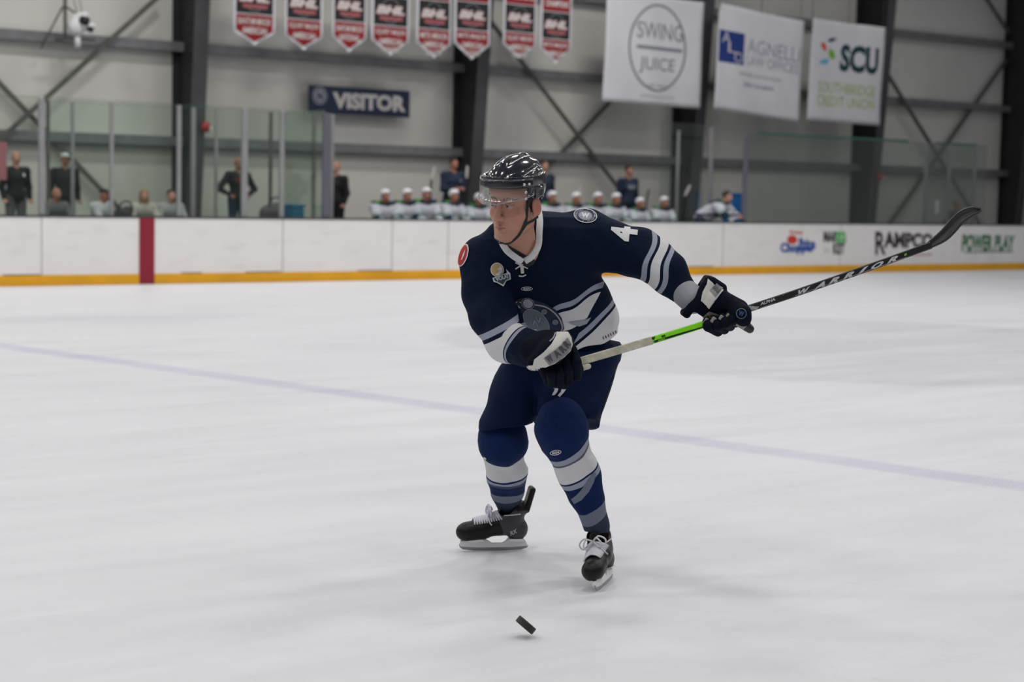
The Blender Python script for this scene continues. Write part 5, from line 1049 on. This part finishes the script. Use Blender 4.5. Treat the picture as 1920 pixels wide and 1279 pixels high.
D('cuff_panel', poly2d([(1328, 523), (1336, 530), (1344, 540), (1331, 578), (1314, 564), (1318, 548), (1326, 533)]), GW, GB, .004, gbb, 3.); D('cuff_panel', poly2d([(1344, 538), (1356, 545), (1342, 557), (1330, 579), (1326, 575)]), GW, GB, .0045, gbb, 3.)
D('cuff_label', poly2d([(1343, 531), (1355, 541), (1342, 558), (1331, 545)]), GS, GB, .006, gbb, 3.); D('label_letter', put(T('WAR', .04), 1343.5, 544, 16, 9, .75), mat('label_ink', (.07, .07, .08), .6), GB, .0075, gbb, 3)
D('palm_leather', poly2d([(1318, 594), (1330, 583), (1350, 590), (1364, 598), (1350, 603), (1330, 604)]), GP, GB, .004, gbb, 3.); D('palm_mark', ring2d(1329, 588, 2.4, 2.4, .8, 14), IW, GB, .006, gbb, 2.)
# pale elbow-pad cuff between sleeve and glove
me, _ = sdf_mesh(f_su(.01, pc((1278, 544, 6.84, 26), (1300, 562, 6.81, 27))), S(1290, 553, 6.82)-.13, S(1290, 553, 6.82)+.13, .004); link('arm_guard', me, mat('arm_guard_grey', (.27, .28, .31), .6, var=.15, bump=.2, bscale=30), PL)
# ---------------- stick
ST = empty('hockey_stick', S(1090, 680, 6.70), 'black hockey stick with lime green section and taped grip, in the skater\'s gloves', 'hockey stick')
sp_ = [(1048, 688, 6.66), (1095, 675.5, 6.67), (1225, 637.5, 6.70), (1325, 606.5, 6.73), (1405, 578.5, 6.73), (1500, 547, 6.72), (1640, 498, 6.70), (1745, 460, 6.69)]
SPT = catmull([S(*p) for p in sp_], 8); xs_ = np.array([960+FPX*((p-EYE)@RC)/((p-EYE)@F) for p in SPT])
def shaft_piece(name, x0, x1, m, w_=.0285, t_=.021, lo_=-1, hi_=1, off=0., parent=None):
    """length of the shaft between two picture columns, rectangular with eased corners"""
    xx = [x0]+[x for x in xs_ if x0 < x < x1]+[x1]; P = [np.array([np.interp(x, xs_, [q[k] for q in SPT]) for k in range(3)]) for x in xx]; vv = []; ff = []
    for i, p in enumerate(P):
        d = norm(P[min(i+1, len(P)-1)]-P[max(i-1, 0)]); e = norm(EYE-p); up_ = norm(np.cross(d, e)); up_ = up_ if up_[2] > 0 else -up_; e = norm(np.cross(up_, d)); e = e if e@(EYE-p) > 0 else -e; h_ = w_/2; k = t_/2; b = .0035
        for a_, c_ in ((h_*lo_, -k+b), (h_*lo_, k-b), (h_*lo_+b, k), (h_*hi_-b, k), (h_*hi_, k-b), (h_*hi_, -k+b), (h_*hi_-b, -k), (h_*lo_+b, -k)): vv.append(p+up_*a_+e*(c_+off))
    n = 8
    for i in range(len(P)-1):
        for k in range(n): ff.append((i*n+k, i*n+(k+1) % n, (i+1)*n+(k+1) % n, (i+1)*n+k))
    ff.append(tuple(range(n))[::-1]); ff.append(tuple((len(P)-1)*n+k for k in range(n))); o = link(name, mesh(vv, ff), m, parent or ST, smooth=False); return o
CARB = mat('stick_carbon', (.010, .010, .012), .32, var=.2, scale=30, coat=.3); LIME = mat('stick_lime', (.22, .72, .01), .35, var=.03, coat=.3); TAPE = mat('grip_tape', (.50, .48, .38), .85, var=.2, scale=22, bump=.4, bscale=60); SILV = mat('stick_silver_print', (.50, .51, .54), .4); FROST = mat('stick_pale_print', (.42, .47, .45), .5)
shaft_piece('grip', 1046, 1222, TAPE, .031, .024)
me, _ = sdf_mesh(pc((1090, 690, 6.66, 6), (1103, 687, 6.665, 5.5)), S(1097, 688, 6.66)-.05, S(1097, 688, 6.66)+.05, .003); link('grip_knob', me, TAPE, ST)
s1 = shaft_piece('green_shaft', 1220, 1345, LIME, .0285, .021); s2 = shaft_piece('black_shaft', 1345, 1748, CARB, .0275, .021); sb = [bvh_of(s1.data), bvh_of(s2.data)]
def DS(n, sh, m, k, off=.0006, step=6.): return decal(n, sh, sb[k], m, (s1, s2)[k], off, step)
def sx(x): i = np.interp(x, xs_, range(len(SPT))); p = np.array([np.interp(x, xs_, [q[k] for q in SPT]) for k in range(3)])-EYE; return 639.5-FPX*(p@UC)/(p@F)
DS('black_wedge', poly2d([(1221, sx(1221)+2), (1262, sx(1262)+2), (1345, sx(1345)+5), (1345, sx(1345)+6.3), (1221, sx(1221)+6.3)]), CARB, 0); DS('black_wedge', poly2d([(1222, sx(1222)-6), (1229, sx(1229)-6.), (1225, sx(1225)+5), (1221, sx(1221)+6)]), CARB, 0)
def slope(x): return (sx(x+20)-sx(x-20))/40
DS('shaft_lettering', put(T('85', .05), 1244, sx(1244)-1.5, 8, 4, slope(1244)), CARB, 0); DS('shaft_lettering', put(T('ALPHA', .04, .3), 1240, sx(1240)+4.2, 14, 2.6, slope(1240)), LIME, 0, .0012)
DS('pale_band', poly2d([(1393, sx(1393)-5), (1406, sx(1406)-5), (1401, sx(1401)+0), (1424, sx(1424)+2.5), (1420, sx(1420)+6), (1393, sx(1393)+6)]), FROST, 1)
DS('shaft_lettering', put(T('ALPHA', .04, .3), 1439, sx(1439)-1.5, 30, 5.4, slope(1439)), SILV, 1); DS('shaft_lettering', put(T('LX', .06, .3), 1465, sx(1465)-2.2, 10, 5, slope(1465)), LIME, 1)
DS('edge_line', poly2d([(1425, sx(1425)+5.2), (1700, sx(1700)+5.2), (1700, sx(1700)+6.2), (1425, sx(1425)+6.2)]), GS, 1)
for i, ch in enumerate('WARRIOR'):
    cx_ = 1508+i*27.4; DS('shaft_lettering', put(T(ch, .05, .6), cx_, sx(cx_)+1.2, 27, 9.2, slope(cx_)), SILV, 1)
DS('shaft_mark', put(T('LX', .06, .3), 1698, sx(1698), 6, 4, slope(1698)), LIME, 1)
# blade: lofted between lower and upper edges, curved in depth, with its own thickness
lowe = [(1738, 467.5, 6.69), (1752, 462.5, 6.685), (1774, 451, 6.675), (1790, 436, 6.665), (1806, 418, 6.65), (1822, 407, 6.635), (1833, 400.5, 6.62), (1840, 394, 6.61)]
uppe = [(1738, 455, 6.69), (1750, 445, 6.69), (1766, 430, 6.69), (1779, 415, 6.685), (1792, 402, 6.675), (1806, 392.5, 6.66), (1824, 388, 6.635), (1839, 391, 6.612)]
Lo, Up = catmull([S(*p) for p in lowe], 5), catmull([S(*p) for p in uppe], 5); vv = []; ff = []; K = 7
for i, (a, b) in enumerate(zip(Lo, Up)):
    t_ = i/(len(Lo)-1)
    for k in range(K): s_ = k/(K-1); vv.append(a*(1-s_)+b*s_-norm(EYE-a)*.012*math.sin(math.pi*s_)*min(1, t_*2.5))
for i in range(len(Lo)-1):
    for k in range(K-1): ff.append((i*K+k, i*K+k+1, (i+1)*K+k+1, (i+1)*K+k))
BL = link('blade', mesh(vv, ff), mat('blade_carbon', (.016, .015, .017), .42, var=.15, scale=25), ST); md = BL.modifiers.new('s', 'SOLIDIFY'); md.thickness = .007; md.offset = 0
# ---------------- skates
BOOT = mat('boot_black', (.004, .004, .005), .45, spec=.3, var=.15, scale=18, bump=.1, bscale=90); BOOTG = mat('boot_grey_side', (.05, .05, .055), .5, var=.3, scale=25); HOLD = mat('blade_holder', (.80, .83, .83), .35, var=.04); STEEL = mat('runner_steel', (.30, .31, .32), .25, .9, var=.1); LACE = mat('skate_laces', (.62, .62, .68), .75); LINE = mat('boot_lining', (.10, .035, .02), .8)
def skate(origin, fwd, upv, lean_out, lab):
    """origin: point on the ice under the ankle. local x forward, y side, z up"""
    fwd = norm(fwd-upv*(fwd@upv)*0); up_ = norm(upv-fwd*(upv@fwd)); sd_ = np.cross(up_, fwd); Mx = np.stack([fwd, sd_, up_], 1)
    def l(x, y, z): return origin+Mx@np.array([x, y, z], float)
    def E(c, r): return f_ell(l(*c), r, Mx)
    def Cn(a, b, ra, rb): return f_cone(l(*a), l(*b), ra, rb)
    toe = f_su(.015, E((.150, 0, .084), (.050, .045, .042)), Cn((.145, 0, .084), (.09, 0, .092), .038, .041))
    b = f_su(.02, toe, Cn((.11, 0, .090), (.0, 0, .118), .041, .046), E((-.068, 0, .095), (.050, .038, .052)), Cn((.0, 0, .115), (-.035, 0, .140), .045, .047), Cn((-.038, 0, .135), (-.060, 0, .182), .046, .051))
    b = f_su(.014, b, f_box(l(-.120, 0, .226), (.013, .037, .058), .012, np.stack([norm(fwd+up_*.28), sd_, norm(up_-fwd*.28)], 1)))
    b = f_sub(.006, b, Cn((-.030, 0, .165), (-.050, 0, .30), .042, .060)); b = f_int(b, f_plane(l(0, 0, .048), -up_)); b = f_sub(.003, b, f_box(l(.07, 0, .265), (.125, .08, .060), .01, np.stack([norm(fwd+up_*.10), sd_, norm(up_-fwd*.10)], 1)))
    me, p = sdf_mesh(b, origin-.4, origin+.45, .0038); q = (p-origin)@Mx
    col = np.tile(A_((.004, .004, .005)), (len(p), 1)); g = (q[:, 0] < .00+.35*(q[:, 2]-.09)) & (q[:, 2] < .18) & (np.abs(q[:, 1]) > .012); col[g] = (.060, .060, .066); g = (q[:, 2] < .060) & (q[:, 0] < .12); col[g] = (.03, .032, .034)
    inn = (np.linalg.norm(q[:, :2]-[-.041, 0], axis=1) < .043) & (q[:, 2] > .17) & (q[:, 0] > -.072); col[inn] = (.06, .022, .014); set_col(me, col)
    o = link('skate', me, attr_mat('boot_shell', .42, .1, 90, .3), PL); bv = bvh_of(me)
    # blade holder: toe and heel pedestals and a bridge, then the steel runner
    def prism(pts, t0, t1, m, nm, par, inset=0):
        n = len(pts); vv = [l(x_, t0, z_) for x_, z_ in pts]+[l(x_, t1, z_) for x_, z_ in pts]; ff = [tuple(range(n)), tuple(range(2*n-1, n-1, -1))]+[(i, n+i, n+(i+1) % n, (i+1) % n) for i in range(n)]
        ob = link(nm, mesh(vv, ff), m, par, smooth=False); md = ob.modifiers.new('b', 'BEVEL'); md.width = .002; md.segments = 2; return ob
    H = prism([(.178, .020), (.184, .030), (.180, .046), (.160, .046), (.150, .052), (.070, .052), (.055, .044), (.040, .034), (-.005, .034), (-.020, .042), (-.028, .052), (-.098, .052), (-.106, .046), (-.112, .034), (-.118, .020), (-.05, .015), (.11, .015)], -.008, .008, HOLD, 'blade_holder', o)
    for a_, b_ in ((.078, .152), (-.098, -.030)): prism([(a_, .044), (b_, .044), (b_-.004, .054), (a_+.004, .054)], -.028, .028, HOLD, 'blade_holder', o)
    prism([(.186, .030), (.182, .016), (.168, .006), (.12, .001), (.0, .0), (-.09, .002), (-.116, .010), (-.122, .022), (-.05, .019), (.10, .019), (.165, .022), (.176, .030)], -.0018, .0018, STEEL, 'runner', o)
    
    # laces: crossed rows over the tongue
    def top(x_, y_):
        u_ = min(1, max(0, (.108-x_)/.130)); c0 = l(x_, 0, .088+.035*max(0, u_)); tgt = norm(l(x_+.10*.5*u_, y_, .20)-c0); s_ = c0+tgt*.30; q_, n_, _, _ = bv.ray_cast(V(s_), V(-tgt))
        return (np.array(q_)+np.array(n_)*.004) if q_ is not None else l(x_, y_, .15)
    xs2 = np.linspace(.122, -.008, 12); T_ = []
    ton = [top(x_, 0) for x_ in xs2]+[l(.004, 0, .190), l(.014, 0, .212)]; tn_ = [norm(up_+fwd*.2)]*len(xs2)+[norm(fwd+up_*.3)]*2; cs_ = catmull(ton, 3)
    vv, ff = tube(cs_, [.021]*(len(cs_)-3)+[.021, .018, .010], 10, up=[tn_[min(i//3, len(tn_)-1)] for i in range(len(cs_))], flat=.2); link('tongue', mesh(vv, ff), BOOT, o)
    for i, x_ in enumerate(xs2):
        wd = .115+.03*(i/10); L_, R_ = top(x_, -wd), top(x_, wd); m_ = top(x_, 0); nn = norm(m_-(L_+R_)/2+up_*.001)
        T_.append(tube(catmull([L_, top(x_, -wd*.5)+nn*.003, m_+nn*.006, top(x_, wd*.5)+nn*.003, R_], 3), .0034, 6))
        if i < 11:
            n1, n2 = top(xs2[i+1], wd), top(xs2[i+1], -wd); x2 = (x_+xs2[i+1])/2
            for A1_, B1_, sg in ((L_, n1, -1), (R_, n2, 1)): T_.append(tube(catmull([A1_, top(x_*.75+xs2[i+1]*.25, sg*wd*.5)+nn*.004, top(x2, 0)+nn*.009, top(x_*.25+xs2[i+1]*.75, -sg*wd*.5)+nn*.004, B1_], 3), .0030, 6))
    k = top(-.004, 0)+fwd*.020+up_*.014
    for sg in (1, -1):
        T_.append(tube(catmull([k, k+sd_*sg*.030+up_*.018+fwd*.012, k+sd_*sg*.055+up_*.0+fwd*.012, k+sd_*sg*.045-up_*.022+fwd*.012, k+sd_*sg*.012-up_*.004+fwd*.01, k], 6), .0034, 6))
        T_.append(tube(catmull([k, k+sd_*sg*.018-up_*.015+fwd*.020, k+sd_*sg*.040-up_*.045+fwd*.018, k+sd_*sg*.048-up_*.062+fwd*.008], 6), .0030, 6)); T_.append(tube(catmull([k, k+sd_*sg*.022+up_*.014+fwd*.018, k+sd_*sg*.038-up_*.012+fwd*.022, k+sd_*sg*.020-up_*.024+fwd*.02, k], 6), .0034, 6))
    vv, ff = join(T_); link('laces', mesh(vv, ff), LACE, o)
    for sg in (1, -1):
        P = [l(-.002, sg*.043, .172), l(-.040, sg*.052, .165), l(-.075, sg*.044, .170)]; PP = []
        for pnt in P: q_, n_, _, _ = bv.find_nearest(V(pnt)); PP.append(np.array(q_)+np.array(n_)*.001)
        vv, ff = tube(catmull(PP, 5), .0026, 6); link('cuff_trim', mesh(vv, ff), LACE, o)
    return o, bv, l
oA = G(939, 1032); SA, sab, lA = skate(oA, norm(-RH*math.cos(.17)+TH*math.sin(.17)), norm(ZU), 0, '')
decal('side_lettering', put(T('RX', .03, .3), 963, 998, 15, 8, -.45), sab, SILV, SA, .001, 3.)
gT = G(1119, 1111); fB = norm(TH*math.cos(.28)-RH*math.sin(.28)+ZU*.0); oB = gT-fB*.176; SB, sbb, lB = skate(oB, fB, norm(ZU*math.cos(.30)-RH*math.sin(.30)), 0, '')
# ---------------- puck
pc_ = S(986, 1172, 6.17); ax = norm(ZU*.77+RH*.64-TH*.17); u1 = norm(np.cross(ax, TH)); u2 = np.cross(ax, u1)
prof = [(.0355, -.0127), (.0381, -.0105), (.0381, .0105), (.0355, .0127)]; vv, ff = lathe(prof, 40); vv = [pc_+u1*a+u2*b+ax*c_ for a, b, c_ in vv]
pk = link('puck', mesh(vv, ff), mat('puck_rubber', (.012, .012, .013), .55, var=.2, scale=60, bump=.3, bscale=400), smooth=False); tag(pk, 'black rubber puck tilted just above the ice in front of the skater', 'puck')
